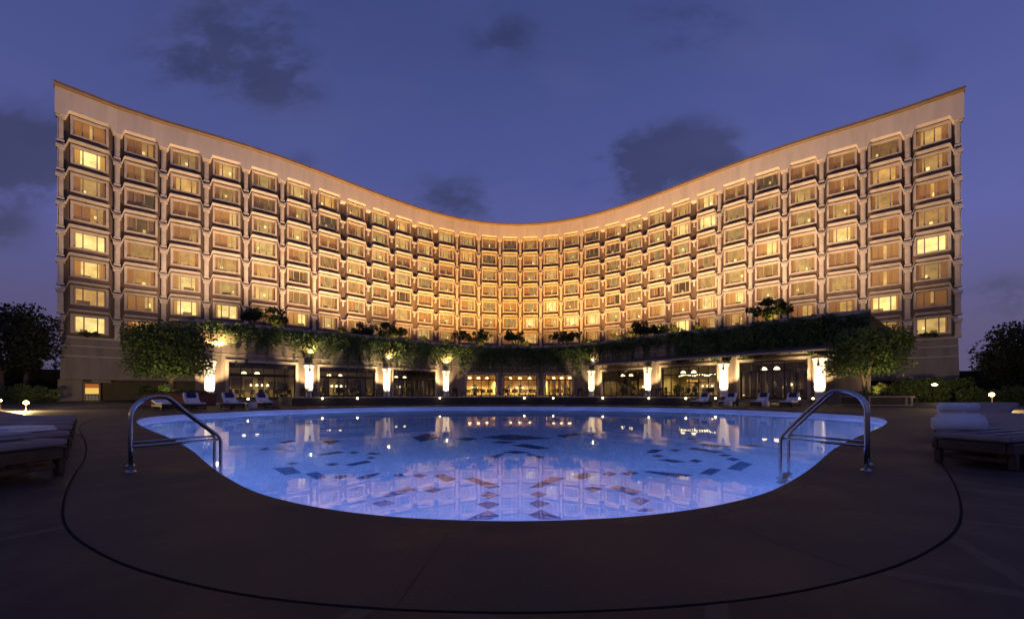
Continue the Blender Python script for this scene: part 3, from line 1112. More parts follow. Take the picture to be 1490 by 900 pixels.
stuff = [MB() for _ in range(4)]
for i in range(NB):
    single = i < 6 or i >= NB - 6
    for r in range(NR):
        if single:
            g = [MB() for _ in range(4)]
            win_mesh(i, r, *g)
            w_ = tb(g[0], 'window', [M['trim'], M['sash']])
            tb(g[1], 'pane', M['glass'], parent=w_)
            tb(g[2], 'curtain', M['curtain'], parent=w_)
            tb(g[3], 'lit_room', M['room'], parent=w_)
        else:
            win_mesh(i, r, *stuff)
fr, gl, cu, rm = stuff
allm = MB()
allm.add(fr.v, fr.f); allm.mi = list(fr.mi)
k0 = len(allm.f); allm.add(gl.v, gl.f, 2); allm.add(cu.v, cu.f, 3)
k1 = len(allm.f); allm.add(rm.v, rm.f, 4)
allm.attr = {'rnd': [0.0] * k1 + rm.attr['rnd'], 'tint': [0.0] * k1 + rm.attr['tint']}
w_ = tb(allm, 'window', [M['trim'], M['sash'], M['glass'], M['curtain'], M['room']])
w_['kind'] = 'stuff'

# facade floodlights on the roof garden of the podium
FL = [(-34.5, 43.0, 0.52), (-27.5, 52.5, 0.50), (-21.5, 60.0, 0.62), (-13.5, 66.0, 0.66), (-6, 69.6, 0.64), (1.2, 70.6, 0.64), (8, 69.2, 0.64), (15, 63.8, 0.66), (21.3, 57.5, 0.62), (27.5, 50.0, 0.52), (34, 42.5, 0.54)]
for x, y, k in FL:
    best = min(range(NV), key=lambda q: (V[q] - Vector((x * 1.25, y + 4))).length)
    tg = V[best]
    far = abs(x) / 31.0
    spot('facade_flood', (x, y, 8.5), (tg.x, tg.y, 31.5 + 2.5 * far), FLOOD_W * k, (1.0, 0.50 + 0.17 * far, 0.085 + 0.32 * far), 104, 0.85, 0.3)

# ================================================================== RESTAURANT PODIUM
PV = [(-30.4, 36.9), (-29.6, 37.6), (-23, 43.2), (-16.2, 48.6), (-9.8, 54.3), (-7.4, 56.2), (-1.9, 57.8), (4.4, 57.8), (9.4, 56.2), (11.7, 53.9), (17.1, 47.1), (22.9, 40.9), (27.9, 34.7), (30.4, 32.6)]
PV = [Vector(p) for p in PV]
PH = 8.0
pod = empty('restaurant_podium', (0, 57, 0), label='curved two storey restaurant podium with glowing white columns and ivy along its top', cat='restaurant')
PL = Vector((0, 57, 0))


def pb(mb, name, mats, smooth=False, parent=None):
    mb.v = [tuple(Vector(p) - PL) for p in mb.v]
    return mb.build(name, mats, parent or pod, smooth)


def seg(i):
    a, b = PV[i], PV[i + 1]
    t = (b - a); L = t.length; t = t / L
    return a, b, L, Vector((t.x, t.y, 0)), Vector((t.y, -t.x, 0))


def pp_(i, s, d, z):
    a, b, L, t3, n3 = seg(i)
    return Vector((a.x, a.y, 0)) + t3 * s + n3 * d + Vector((0, 0, z))


# openings: segment, start inset, end inset, floor z, head z
FLOOR = 0.55
OPEN = {1: (1.55, 1.15, 0.35, 4.05), 2: (1.25, 1.1, FLOOR, 3.95), 3: (1.25, 1.2, FLOOR, 3.95),
        5: (0.75, 0.45, FLOOR, 3.75), 6: (0.65, 0.65, FLOOR, 3.75), 7: (0.55, 0.55, FLOOR, 3.75),
        9: (1.2, 1.0, FLOOR, 3.9), 10: (1.25, 1.0, FLOOR, 4.0), 11: (1.2, 1.0, 0.35, 4.1)}
wall = MB(); sur = {}
for i in range(len(PV) - 1):
    a, b, L, t3, n3 = seg(i)
    if i in OPEN:
        s0, s1, z0, z1 = OPEN[i]; s1 = L - s1
        wall.quad(pp_(i, 0, 0, 0), pp_(i, s0, 0, 0), pp_(i, s0, 0, PH), pp_(i, 0, 0, PH))
        wall.quad(pp_(i, s1, 0, 0), pp_(i, L, 0, 0), pp_(i, L, 0, PH), pp_(i, s1, 0, PH))
        wall.quad(pp_(i, s0, 0, z1), pp_(i, s1, 0, z1), pp_(i, s1, 0, PH), pp_(i, s0, 0, PH))
        wall.quad(pp_(i, s0, 0, 0), pp_(i, s1, 0, 0), pp_(i, s1, 0, z0), pp_(i, s0, 0, z0))
        # reveals
        for q in ((s0, z0, s0, z1), (s1, z0, s1, z1), (s0, z1, s1, z1), (s0, z0, s1, z0)):
            wall.quad(pp_(i, q[0], 0, q[1]), pp_(i, q[2], 0, q[3]), pp_(i, q[2], -0.5, q[3]), pp_(i, q[0], -0.5, q[1]))
        # stone surround standing proud
        f = 0.26
        for (sa, sb, za, zb) in ((s0 - f, s0, z0, z1 + f), (s1, s1 + f, z0, z1 + f), (s0, s1, z1, z1 + f)):
            sur.setdefault(i, MB()).boxv(pp_(i, sa, -0.02, za), t3 * (sb - sa), n3 * 0.16, (0, 0, zb - za))
    else:
        wall.quad(pp_(i, 0, 0, 0), pp_(i, L, 0, 0), pp_(i, L, 0, PH), pp_(i, 0, 0, PH))
# returns towards the tower
for (a, b) in (((-30.4, 36.9), (-43.5, 53.5)), ((30.4, 32.6), (46.0, 51.5))):
    wall.quad((a[0], a[1], 0), (b[0], b[1], 0), (b[0], b[1], PH), (a[0], a[1], PH))
pb(wall, 'wall', M['podium'])
for i in sur:
    pb(sur[i], 'opening_surround', M['stone'])
# string courses on the blank wall above the openings
mb = MB()
for i in range(len(PV) - 1):
    a, b, L, t3, n3 = seg(i)
    for z in (4.75, 6.0):
        mb.boxv(pp_(i, 0, -0.02, z), t3 * L, n3 * 0.07, (0, 0, 0.10))
    mb.boxv(pp_(i, 0, -0.6, PH - 0.3), t3 * L, n3 * 0.75, (0, 0, 0.34))
pb(mb, 'string_course', M['stone'])
# roof garden slab
mb = MB()
npv = len(PV)
back = []
for i, p in enumerate(PV):
    f = i / (npv - 1)
    k = 1 + f * (NB - 2); k0 = int(k); q = V[k0] + (V[min(NB, k0 + 1)] - V[k0]) * (k - k0)
    back.append(q)
for i in range(npv - 1):
    a, b = PV[i], PV[i + 1]; c, d = back[i + 1], back[i]
    mb.quad((a.x, a.y, PH - 0.45), (b.x, b.y, PH - 0.45), (c.x, c.y, ZB - 0.02), (d.x, d.y, ZB - 0.02))
pb(mb, 'roof_garden', M['dark_wall'])

# glowing white columns
COLS_AT = [(1, 0.12), (2, 0.0), (3, 0.0), (4, 0.0), (9, 0.0), (10, 0.0), (11, 0.0), (12, 0.0)]
for i, s in COLS_AT:
    p = pp_(i, s, 0.95, 0)
    if i > 0:
        n_ = (seg(i)[4] + seg(i - 1)[4]).normalized()
        p = Vector((PV[i].x, PV[i].y, 0)) + n_ * 0.95
    zb = 0.30 if i in (1, 12) else FLOOR
    mb = MB()
    H_ = 4.05
    mb.lathe(p, [(0.40, zb), (0.37, zb + 0.02), (0.37, zb + 0.5), (0.40, zb + 1.5), (0.43, zb + 2.5), (0.46, H_ - 0.5), (0.50, H_ - 0.25), (0.58, H_ - 0.08), (0.59, H_)], 24)
    col = pb(mb, 'column', M['white'], True)
    mb = MB()
    mb.boxv(p + Vector((-0.42, -0.42, H_)), (0.84, 0, 0), (0, 0.84, 0), (0, 0, 0.14))
    pb(mb, 'capital', M['stone'], parent=col)
    fr_ = Vector((-p.x, 10 - p.y, 0)).normalized()
    mb = MB()
    lc = p + fr_ * 0.62 + Vector((0, 0, 3.45))
    mb.lathe(lc, [(0.02, -0.18), (0.09, -0.14), (0.11, 0.08), (0.05, 0.16), (0.015, 0.22)], 8)
    mb.tube([lc + Vector((0, 0, 0.2)), lc + Vector((0, 0, 0.3)), p + fr_ * 0.45 + Vector((0, 0, 3.75))], 0.015, 6)
    pb(mb, 'lantern', M['bronze'], parent=col)
    toward = (Vector((0, 10, 0)) - Vector((p.x, p.y, 0))).normalized()
    side = Vector((-toward.y, toward.x, 0))
    k = {1: 1.0, 2: 1.0, 3: 1.0, 4: 0.8, 9: 0.7, 10: 0.7, 11: 0.9, 12: 0.9}[i]
    for sg in (-1, 1):
        spot('column_uplight', p + toward * 1.55 + side * sg * 0.55 + Vector((0, 0, zb + 0.1)), p + Vector((0, 0, 3.0)), PILLAR_W * k, (1.0, 0.74, 0.40), 62, 0.5, 0.08)

# wall lamps that throw light on the wall above the corner columns
for (i, s, z, w_) in ((1, 0.6, 5.7, 420), (4, 0.5, 5.4, 380), (3, 0.5, 5.5, 260), (2, 0.3, 5.6, 260), (9, -0.2, 5.6, 60)):
    p = pp_(i, s, 0.35, z)
    mb = MB()
    mb.lathe(p, [(0.03, -0.16), (0.07, -0.15), (0.09, 0.04), (0.07, 0.10), (0.02, 0.12)], 12)
    pb(mb, 'wall_lamp', M['lens'], True)
    spot('wall_lamp_light', p + seg(i)[4] * 0.15 + Vector((0, 0, -0.2)), p + Vector((0, 0, 2)), w_ * 1.8, (1.0, 0.66, 0.26), 150, 0.35, 0.15)

# glazing, mullions and rooms behind
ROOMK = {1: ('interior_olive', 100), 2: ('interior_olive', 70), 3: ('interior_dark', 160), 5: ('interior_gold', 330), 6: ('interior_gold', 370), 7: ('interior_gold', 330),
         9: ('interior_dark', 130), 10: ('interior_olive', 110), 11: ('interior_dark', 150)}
rng = random.Random(5)
for i, (s0, e, z0, z1) in OPEN.items():
    a, b, L, t3, n3 = seg(i); s1 = L - e
    w = s1 - s0
    zt = z0 + (z1 - z0) * (0.62 if i < 5 else 0.72)
    fr = MB()
    nm = 6 if i < 5 else (4 if i < 9 else 6)
    for k in range(nm + 1):
        s = s0 + w * k / nm
        wd = 0.10 if k in (0, nm) else 0.07
        ss = min(max(s - wd / 2, s0), s1 - wd)
        if i == 3 and k not in (0, 2, 4, nm):
            continue
        fr.boxv(pp_(i, ss, -0.36, z0), t3 * wd, n3 * 0.12, (0, 0, z1 - z0))
    for z, h in ((z0 + 0.001, 0.14), (zt, 0.30 if i < 5 else 0.12), (z1 - 0.121, 0.12)):
        fr.boxv(pp_(i, s0 + 0.002, -0.352, z), t3 * (w - 0.004), n3 * 0.10, (0, 0, h))
    if i in (1, 2, 3):   # dark spandrel behind the top lights
        fr.boxv(pp_(i, s0, -0.9, z1 - 0.5), t3 * w, n3 * 0.04, (0, 0, 0.5))
    gf = pb(fr, 'glazing_frame', M['bronze'])
    mb = MB()
    mb.quad(pp_(i, s0, -0.30, z0), pp_(i, s1, -0.30, z0), pp_(i, s1, -0.30, z1), pp_(i, s0, -0.30, z1))
    pb(mb, 'pane', M['glass_dark'], parent=gf)
    # room
    key, pw = ROOMK[i]
    dp = -6.0
    mb = MB()
    zc = z1 + 0.15
    g = min(0.3, s0 - 0.05)
    x0, x1 = s0 - g, s1 + g
    mb.quad(pp_(i, x0, dp, z0), pp_(i, x1, dp, z0), pp_(i, x1, dp, zc), pp_(i, x0, dp, zc))
    mb.quad(pp_(i, x0, -0.5, z0), pp_(i, x0, dp, z0), pp_(i, x0, dp, zc), pp_(i, x0, -0.5, zc))
    mb.quad(pp_(i, x1, dp, z0), pp_(i, x1, -0.5, z0), pp_(i, x1, -0.5, zc), pp_(i, x1, dp, zc))
    mb.quad(pp_(i, x0, dp, zc), pp_(i, x1, dp, zc), pp_(i, x1, -0.5, zc), pp_(i, x0, -0.5, zc), 1)
    mb.quad(pp_(i, x0, -0.5, z0 + 0.01), pp_(i, x1, -0.5, z0 + 0.01), pp_(i, x1, dp, z0 + 0.01), pp_(i, x0, dp, z0 + 0.01), 2)
    for q in (s0, s1):
        sg = -1 if q == s0 else 1
        mb.quad(pp_(i, q, -0.5, z0), pp_(i, q + sg * g, -0.5, z0), pp_(i, q + sg * g, -0.5, zc), pp_(i, q, -0.5, zc))
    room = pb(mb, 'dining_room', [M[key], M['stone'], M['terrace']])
    # pendants
    for f in ((0.2, 0.5, 0.8) if i in (5, 6, 7) else (0.25, 0.45)):
        mb = MB()
        c = pp_(i, s0 + w * f, -2.4, zt + 0.35)
        mb.lathe(c, [(0.03, 0.25), (0.16, 0.2), (0.28, 0.0), (0.26, -0.05), (0.03, -0.05)][::-1], 12)
        spot('pendant_light', c - Vector((0, 0, 0.1)), c - Vector((0, 0, 2)), pw * (3.4 if i in (5, 6, 7) else 2.8), (1.0, 0.72, 0.30), 156, 0.25, 0.2)
        pb(mb, 'pendant_lamp', M['pendant'], True, parent=room)
    # curtains and furniture
    mb = MB()
    if i in (3, 11, 2, 7):
        k_ = {3: 9, 11: 8, 2: 3, 7: 5}[i]
        for k in range(k_):
            sc = s0 + w * (k + 0.5) / k_
            for q in range(4):
                mb.boxv(pp_(i, sc - 0.26 + q * 0.12, -1.0 - 0.06 * (q % 2), z0), t3 * 0.11, n3 * 0.05, (0, 0, zt - z0 + 0.2))
        pb(mb, 'drapes', M['drape'] if i != 7 else M['interior_gold'], parent=room)
    if i == 10:
        # bar: shelves of bottles with a string of bulbs over
        mb = MB()
        for zz in (1.3, 1.75, 2.2):
            mb.boxv(pp_(i, s0 + 1.6, -3.4, zz), t3 * (w - 1.9), n3 * 0.3, (0, 0, 0.04))
        sh = pb(mb, 'bar_shelf', M['wood'], parent=room)
        mb = MB()
        for zz in (1.35, 1.80, 2.25):
            s = s0 + 1.7
            while s < s1 - 0.4:
                mb.lathe(pp_(i, s, -3.25, zz), [(0.05, 0), (0.05, 0.2), (0.02, 0.26), (0.02, 0.34)], 6)
                s += rng.uniform(0.13, 0.24)
        pb(mb, 'bottles', M['bottle'], True, parent=room)
        mb = MB()
        k = 0
        s = s0 + 1.5
        while s < s1 - 0.2:
            mb.ball(pp_(i, s, -1.6, 3.05 + 0.08 * math.sin(s * 4) + rng.uniform(-.05, .05)), rng.uniform(0.05, 0.10), 6)
            s += rng.uniform(0.16, 0.30)
        pb(mb, 'string_bulbs', M['bulb'], True, parent=room)
    if i == 11:
        mb = MB()
        mb.boxv(pp_(i, s0 + w * 0.52, -1.8, 1.6), t3 * 0.5, n3 * 0.05, (0, 0, 1.2))
        pb(mb, 'blue_banner', M['purple'], parent=room)
    # pictures, side boards and potted plants inside
    mb = MB()
    for k in range(5):
        sc = s0 + w * (0.1 + 0.2 * k) + rng.uniform(-.2, .2)
        hh_ = rng.uniform(0.8, 1.5)
        mb.boxv(pp_(i, sc, -5.95, z0 + rng.uniform(0.7, 1.2)), t3 * rng.uniform(0.5, 1.1), n3 * 0.05, (0, 0, hh_))
    pb(mb, 'wall_pictures', M[rng.choice(['stone', 'drape', 'interior_gold', 'interior_dark'])], parent=room)
    mb = MB()
    for k in range(9):
        sc = s0 + w * (k + 0.5) / 9 + rng.uniform(-.15, .15)
        dd_ = rng.uniform(-4.5, -1.4)
        mb.boxv(pp_(i, sc - 0.22, dd_, z0 + 0.42), t3 * 0.44, n3 * 0.44, (0, 0, 0.06))
        mb.boxv(pp_(i, sc - 0.22, dd_, z0 + 0.5), t3 * 0.44, n3 * 0.04, (0, 0, 0.5))
        for (qa, qb) in ((-.22, 0), (.18, 0), (-.22, .4), (.18, .4)):
            mb.boxv(pp_(i, sc + qa, dd_ + qb, z0 + 0.011), t3 * 0.04, n3 * 0.04, (0, 0, 0.41))
    pb(mb, 'room_chairs', M['furn'], parent=room)
    mb = MB()
    rgp = np.random.default_rng(200 + i)
    for k in range(2):
        sc = s0 + w * rng.uniform(0.1, 0.9)
        c = pp_(i, sc, -1.6, z0)
        mb.lathe(c, [(0.14, 0), (0.2, 0.4), (0.18, 0.42)], 10)
        leaves(mb, [(c.x + rgp.uniform(-.2, .2), c.y + rgp.uniform(-.2, .2), c.z + rgp.uniform(0.7, 1.6), 0.28) for _ in range(8)], 160, 0.22, rgp, mi=1)
    pb(mb, 'potted_plant', [M['furn'], M['leafdark']], parent=room)
    # wall sconces at the back
    mb = MB()
    for k in range(4 if i in (1, 2) else 3):
        mb.ball(pp_(i, s0 + w * (0.42 + 0.09 * k), -5.6, 1.85), 0.13, 8)
    pb(mb, 'wall_sconces', M['pendant'], True, parent=room)

# sloping awning roof along the right-hand columns
mb = MB(); me_ = MB()
aw = [(9, -0.4), (10, 0), (11, 0), (12, 0), (12, 2.4)]
pts_in, pts_out = [], []
for i, s in aw:
    n_ = (seg(i)[4] + (seg(i - 1)[4] if s == 0 else seg(i)[4])).normalized()
    base = pp_(i, s, 0, 0)
    pts_in.append(base + n_ * 0.02); pts_out.append(base + n_ * 2.1)
for k in range(len(aw) - 1):
    a, b = pts_in[k], pts_in[k + 1]; c, d = pts_out[k + 1], pts_out[k]
    zi, zo, th = Vector((0, 0, 5.35)), Vector((0, 0, 4.72)), Vector((0, 0, 0.10))
    mb.add([a + zi, b + zi, c + zo, d + zo, a + zi - th, b + zi - th, c + zo - th, d + zo - th], [(0, 1, 2, 3), (4, 7, 6, 5), (3, 2, 6, 7), (0, 4, 5, 1), (0, 3, 7, 4), (1, 5, 6, 2)])
    e = (c - d).normalized(); nn = Vector((e.y, -e.x, 0))
    me_.boxv(d + Vector((0, 0, 4.58)) + nn * 0.003, c - d, nn * 0.06, (0, 0, 0.16))
awn = pb(mb, 'awning', M['awning'])
pb(me_, 'awning_edge', M['stone'], parent=awn)

# ------------------------------------------------------------------ raised dining terrace and its planter
TR = [(ray(426, 28.2), 28.2), (-11.5, 30.2), (-6, 31.4), (0, 31.8), (5.5, 31.4), (10.0, 30.4), (ray(1003, 29.0), 29.0)]
TR = [Vector(p) for p in TR]
trs = []
for i in range(len(TR) - 1):
    for k in range(4):
        trs.append(TR[i] + (TR[i + 1] - TR[i]) * k / 4)
trs.append(TR[-1])
backp = [Vector((-25, 41.2)), Vector((-16.3, 48.4)), Vector((-9.8, 54.2)), Vector((-1.9, 57.7)), Vector((4.4, 57.7)), Vector((11.6, 53.8)), Vector((17, 47)), Vector((22.5, 41))]


def resample(pts, n):
    ls = [0]
    for a, b in zip(pts[:-1], pts[1:]):
        ls.append(ls[-1] + (b - a).length)
    out = []
    for k in range(n):
        d = ls[-1] * k / (n - 1)
        j = max(q for q in range(len(ls)) if ls[q] <= d + 1e-9)
        j = min(j, len(pts) - 2)
        out.append(pts[j] + (pts[j + 1] - pts[j]) * ((d - ls[j]) / (ls[j + 1] - ls[j])))
    return out


nb = len(trs)
bk = resample(backp, nb)
mb = MB()
for i in range(nb - 1):
    mb.quad((trs[i].x, trs[i].y, FLOOR - 0.02), (trs[i + 1].x, trs[i + 1].y, FLOOR - 0.02), (bk[i + 1].x, bk[i + 1].y, FLOOR - 0.02), (bk[i].x, bk[i].y, FLOOR - 0.02))
for a, b in ((trs[0], bk[0]), (trs[-1], bk[-1])):
    mb.quad((a.x, a.y, 0), (b.x, b.y, 0), (b.x, b.y, FLOOR - 0.02), (a.x, a.y, FLOOR - 0.02))
tag(mb.build('terrace', M['terrace']), kind='structure')

pln = empty('terrace_planter', (0, 31, 0), label='long low dark planter wall between the pool and the dining terrace', cat='planter')
mb = MB(); mc = MB()
for i in range(nb - 1):
    a, b = trs[i], trs[i + 1]
    t = (b - a).normalized(); nn = Vector((t.y, -t.x, 0)); t3 = Vector((b.x - a.x, b.y - a.y, 0))
    mb.boxv(Vector((a.x, a.y - 31, 0)) + nn * 0.02, t3, nn * 0.45, (0, 0, 0.56))
    mc.boxv(Vector((a.x, a.y - 31, 0.565)) - nn * 0.03, t3, nn * 0.55, (0, 0, 0.05))
mb.build('planter_wall', M['darkplanter'], pln)
mc.build('planter_cap', M['stone'], pln)


# ================================================================== PLANTS
def make_tree(name, loc, label, cat, group=None, height=3.0, trunk_h=1.0, trunk_r=0.12, size=(2, 2, 2), shape='ball', nleaf=1500, leaf=0.15, clumps=22, cr=0.5, mat_='leaf', seed=1, lean=0.0, hollow=0.0):
    rng = np.random.default_rng(seed)
    t = empty(name, loc, 0, label, cat, group)
    cz = height - size[2] / 2
    cs = []
    for k in range(clumps):
        if shape == 'box':
            p = rng.uniform(-0.5, 0.5, 3)
            ax = rng.integers(0, 3)
            if rng.random() < 0.75:
                p[ax] = 0.5 * np.sign(p[ax])
            p = p * (np.array(size) - cr * 1.3)
        else:
            p = rng.normal(size=3); p /= np.linalg.norm(p)
            p *= rng.uniform(0.35, 1.0) ** 0.6
            if shape == 'dome' and p[2] < -0.35:
                p[2] *= 0.4
            p = p * (np.array(size) / 2 - cr * 0.45)
        cs.append((p[0], p[1], cz + p[2], cr * rng.uniform(0.6, 1.25)))
    # trunk and limbs
    mb = MB()
    top = Vector((lean, 0, cz - size[2] * 0.15))
    mb.tube([(0, 0, -0.05), (lean * 0.2, 0.0, trunk_h * 0.5), (lean * 0.7, 0.02, trunk_h), top], [trunk_r * 1.25, trunk_r, trunk_r * 0.9, trunk_r * 0.45], 8)
    lr = random.Random(seed)
    for c in lr.sample(cs, min(9, len(cs))):
        s = Vector((lean * 0.7, 0.02, trunk_h * lr.uniform(0.85, 1.1)))
        e = Vector(c[:3])
        m = s.lerp(e, 0.5) + Vector((lr.uniform(-.15, .15), lr.uniform(-.15, .15), 0.1)) * size[0] * 0.4
        mb.tube([s, m, e], [trunk_r * 0.5, trunk_r * 0.32, trunk_r * 0.12], 6)
    mb.build('trunk', M['bark'], t, True)
    mb = MB()
    leaves(mb, cs, nleaf, leaf, rng)
    mb.build('crown', M[mat_], t)
    return t


make_tree('clipped_tree', (ray(247, 29), 29, 0.0), 'square clipped tree with a lit trunk beside the left end column', 'tree', 'box clipped trees either side of the podium', height=6.1, trunk_h=2.0, trunk_r=0.17,
          size=(4.6, 3.6, 3.9), shape='box', nleaf=15000, leaf=0.21, clumps=170, cr=0.85, mat_='leaf', seed=3, lean=0.12)
make_tree('clipped_tree', (ray(1259, 29), 29, 0.0), 'square clipped tree with forked trunk right of the last glowing column', 'tree', 'box clipped trees either side of the podium', height=5.6, trunk_h=1.9, trunk_r=0.16,
          size=(4.4, 3.6, 3.3), shape='box', nleaf=14000, leaf=0.21, clumps=160, cr=0.85, mat_='leaf', seed=4, lean=-0.1)
spot('tree_uplight', (ray(256, 27.6), 26.9, 0.95), (ray(246, 29), 29.2, 3.6), 210, (1.0, 0.80, 0.42), 90, 0.7, 0.1)
spot('tree_uplight', (ray(1268, 27.6), 26.9, 0.85), (ray(1260, 29), 29.2, 3.2), 330, (1.0, 0.80, 0.36), 90, 0.7, 0.1)

# trees at both sides behind the loungers
make_tree('garden_tree', (ray(0, 40), 40, 0), 'tall dark garden tree at the far left behind the loungers', 'tree', 'dark trees around the garden', height=10.6, trunk_h=3.2, trunk_r=0.28, size=(10, 9, 8.2), nleaf=11000, leaf=0.34, clumps=70, cr=1.5, mat_='leafred', seed=8)
make_tree('garden_tree', (ray(38, 47), 47, 0), 'slim ragged tree between the tall left tree and the hotel corner', 'tree', 'dark trees around the garden', height=10.6, trunk_h=3.4, trunk_r=0.22, size=(3.8, 4.4, 7.2), nleaf=5500, leaf=0.34, clumps=36, cr=1.0, mat_='leafred', seed=9)
make_tree('garden_tree', (ray(1512, 36), 36, 0), 'broad dark round tree at the far right edge behind the bright lamp', 'tree', 'dark trees around the garden', height=8.1, trunk_h=2.3, trunk_r=0.28, size=(9.0, 8, 6.6), nleaf=11000, leaf=0.32, clumps=70, cr=1.4, mat_='leafred', seed=10)
make_tree('garden_tree', (ray(1462, 52), 52, 0), 'small low dark tree between the hotel corner and the broad right tree', 'tree', 'dark trees around the garden', height=6.4, trunk_h=2.0, trunk_r=0.2, size=(6, 5, 4.8), nleaf=5000, leaf=0.34, clumps=34, cr=1.0, mat_='leafred', seed=12)
for (px, Y, w, h, lab, sd) in ((28, 34, 7.5, 1.7, 'low dark shrub bank at the far left under the tall tree', 21), (60, 40, 3.0, 1.5, 'low shrub left of the pale pier under the hotel left end', 22),
                                (1432, 33, 4.2, 1.5, 'low shrub behind the bright lamp at the right', 23), (1490, 30, 4.5, 1.6, 'low dark shrub at the right edge of the garden', 24)):
    make_tree('garden_shrub', (ray(px, Y), Y, 0), lab, 'shrub', 'low garden shrubs', height=h, trunk_h=0.3, trunk_r=0.06, size=(w, 2.2, h), nleaf=2600, leaf=0.2, clumps=26, cr=0.55, mat_='leafdark', seed=sd)

for (a_, b_, h_, lab, sd) in (((-78, 47), (-47, 54), 4.6, 'long dark boundary hedge beyond the trees at far left', 51), ((50.5, 53), (86, 46), 4.4, 'long dark boundary hedge beyond the trees at far right', 52)):
    bh = empty('boundary_hedge', (a_[0], a_[1], 0), 0, lab, 'hedge', 'boundary hedges of the garden')
    rg = np.random.default_rng(sd)
    d_ = Vector((b_[0] - a_[0], b_[1] - a_[1]))
    cs = []
    for k in range(240):
        f = rg.random()
        cs.append((d_.x * f, d_.y * f + rg.uniform(-.5, .5), rg.uniform(0.3, h_), 0.75))
    mb = MB(); leaves(mb, cs, 7000, 0.4, rg); mb.build('foliage', M['leafred'], bh)
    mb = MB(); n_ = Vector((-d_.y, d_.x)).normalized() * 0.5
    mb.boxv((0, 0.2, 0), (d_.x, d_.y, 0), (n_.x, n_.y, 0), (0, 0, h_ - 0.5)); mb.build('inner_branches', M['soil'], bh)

# clipped dark hedge in front of the right end of the hotel
hg = empty('clipped_hedge', (0, 40, 0), 0, 'tall dark clipped hedge in front of the right end of the hotel', 'hedge')
mb = MB()
rg = np.random.default_rng(30)
cs = []
for k in range(170):
    f = rg.random()
    px = 1306 + f * 104
    Y = 39.5 - 1.5 * f
    cs.append((ray(px, Y), Y - 40 + rg.uniform(-.4, .5), rg.uniform(0.2, 2.2), 0.45))
leaves(mb, cs, 6500, 0.24, rg)
mb.build('foliage', M['leafdark'], hg)
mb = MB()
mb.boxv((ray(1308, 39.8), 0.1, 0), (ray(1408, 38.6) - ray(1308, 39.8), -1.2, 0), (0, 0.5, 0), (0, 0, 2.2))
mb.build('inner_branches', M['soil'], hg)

# ivy over the podium edge
rg = np.random.default_rng(2)
mb = MB()
cs = []
ivy_path = []
for i in range(len(PV) - 1):
    a, b, L, t3, n3 = seg(i)
    nstep = max(1, int(L / 0.42))
    for k in range(nstep):
        ivy_path.append((i, L * k / nstep))
tot_n = len(ivy_path)
for q, (i, s) in enumerate(ivy_path):
    p = pp_(i, s, 0.25, 0)
    px = 745 + FPX * p.x / p.y
    # how far the ivy hangs
    if px < 330:
        hang = rg.uniform(0.9, 1.8)
    elif px < 420:
        hang = rg.uniform(1.2, 2.6)
    elif px < 640:
        hang = rg.uniform(2.2, 4.2)
    elif px < 668:
        hang = rg.uniform(1.4, 2.6)
    elif px < 860:
        hang = rg.uniform(3.2, 4.7)
    elif px < 985:
        hang = rg.uniform(0.9, 3.0) if rg.random() < 0.6 else rg.uniform(0.5, 1.1)
    else:
        hang = rg.uniform(2.5, 3.05)
    top = PH - 0.12 + 0.06 * math.sin(q * 0.31) + rg.uniform(-.06, .08)
    for k in range(3):
        cs.append((p.x + rg.uniform(-.25, .25), p.y + rg.uniform(-.3, .4), top - rg.uniform(0.0, 0.9), rg.uniform(0.28, 0.42)))
    z = top - 0.7
    while z > top - hang - 0.3:
        taper = 1.0 if px > 985 else max(0.28, 1 - (top - z) / (hang + 0.9))
        d = seg(i)[4] * rg.uniform(-0.02, 0.14)
        cs.append((p.x + d.x + rg.uniform(-.12, .12), p.y + d.y + rg.uniform(-.1, .1), z, 0.40 * taper + 0.05))
        if px > 985:
            cs.append((p.x + d.x + rg.uniform(-.2, .2), p.y + d.y + rg.uniform(-.1, .2), z - .2, 0.36))
        z -= 0.34
leaves(mb, cs, 62000, 0.23, rg)
# trailing single strands
for k in range(260):
    i, s = ivy_path[rg.integers(0, tot_n)]
    p = pp_(i, s, 0.16, 0)
    px = 745 + FPX * p.x / p.y
    if px > 985 or px < 340:
        continue
    ln = rg.uniform(1.5, 4.6)
    cc = [(p.x + rg.uniform(-.05, .05), p.y + rg.uniform(-.05, .05), PH - 0.3 - ln * f, 0.10) for f in np.linspace(0, 1, 16)]
    leaves(mb, cc, 60, 0.18, rg)
iv = mb.build('ivy', M['ivy'])
tag(iv, 'dark green ivy hanging in curtains over the podium edge', 'ivy', kind='stuff')

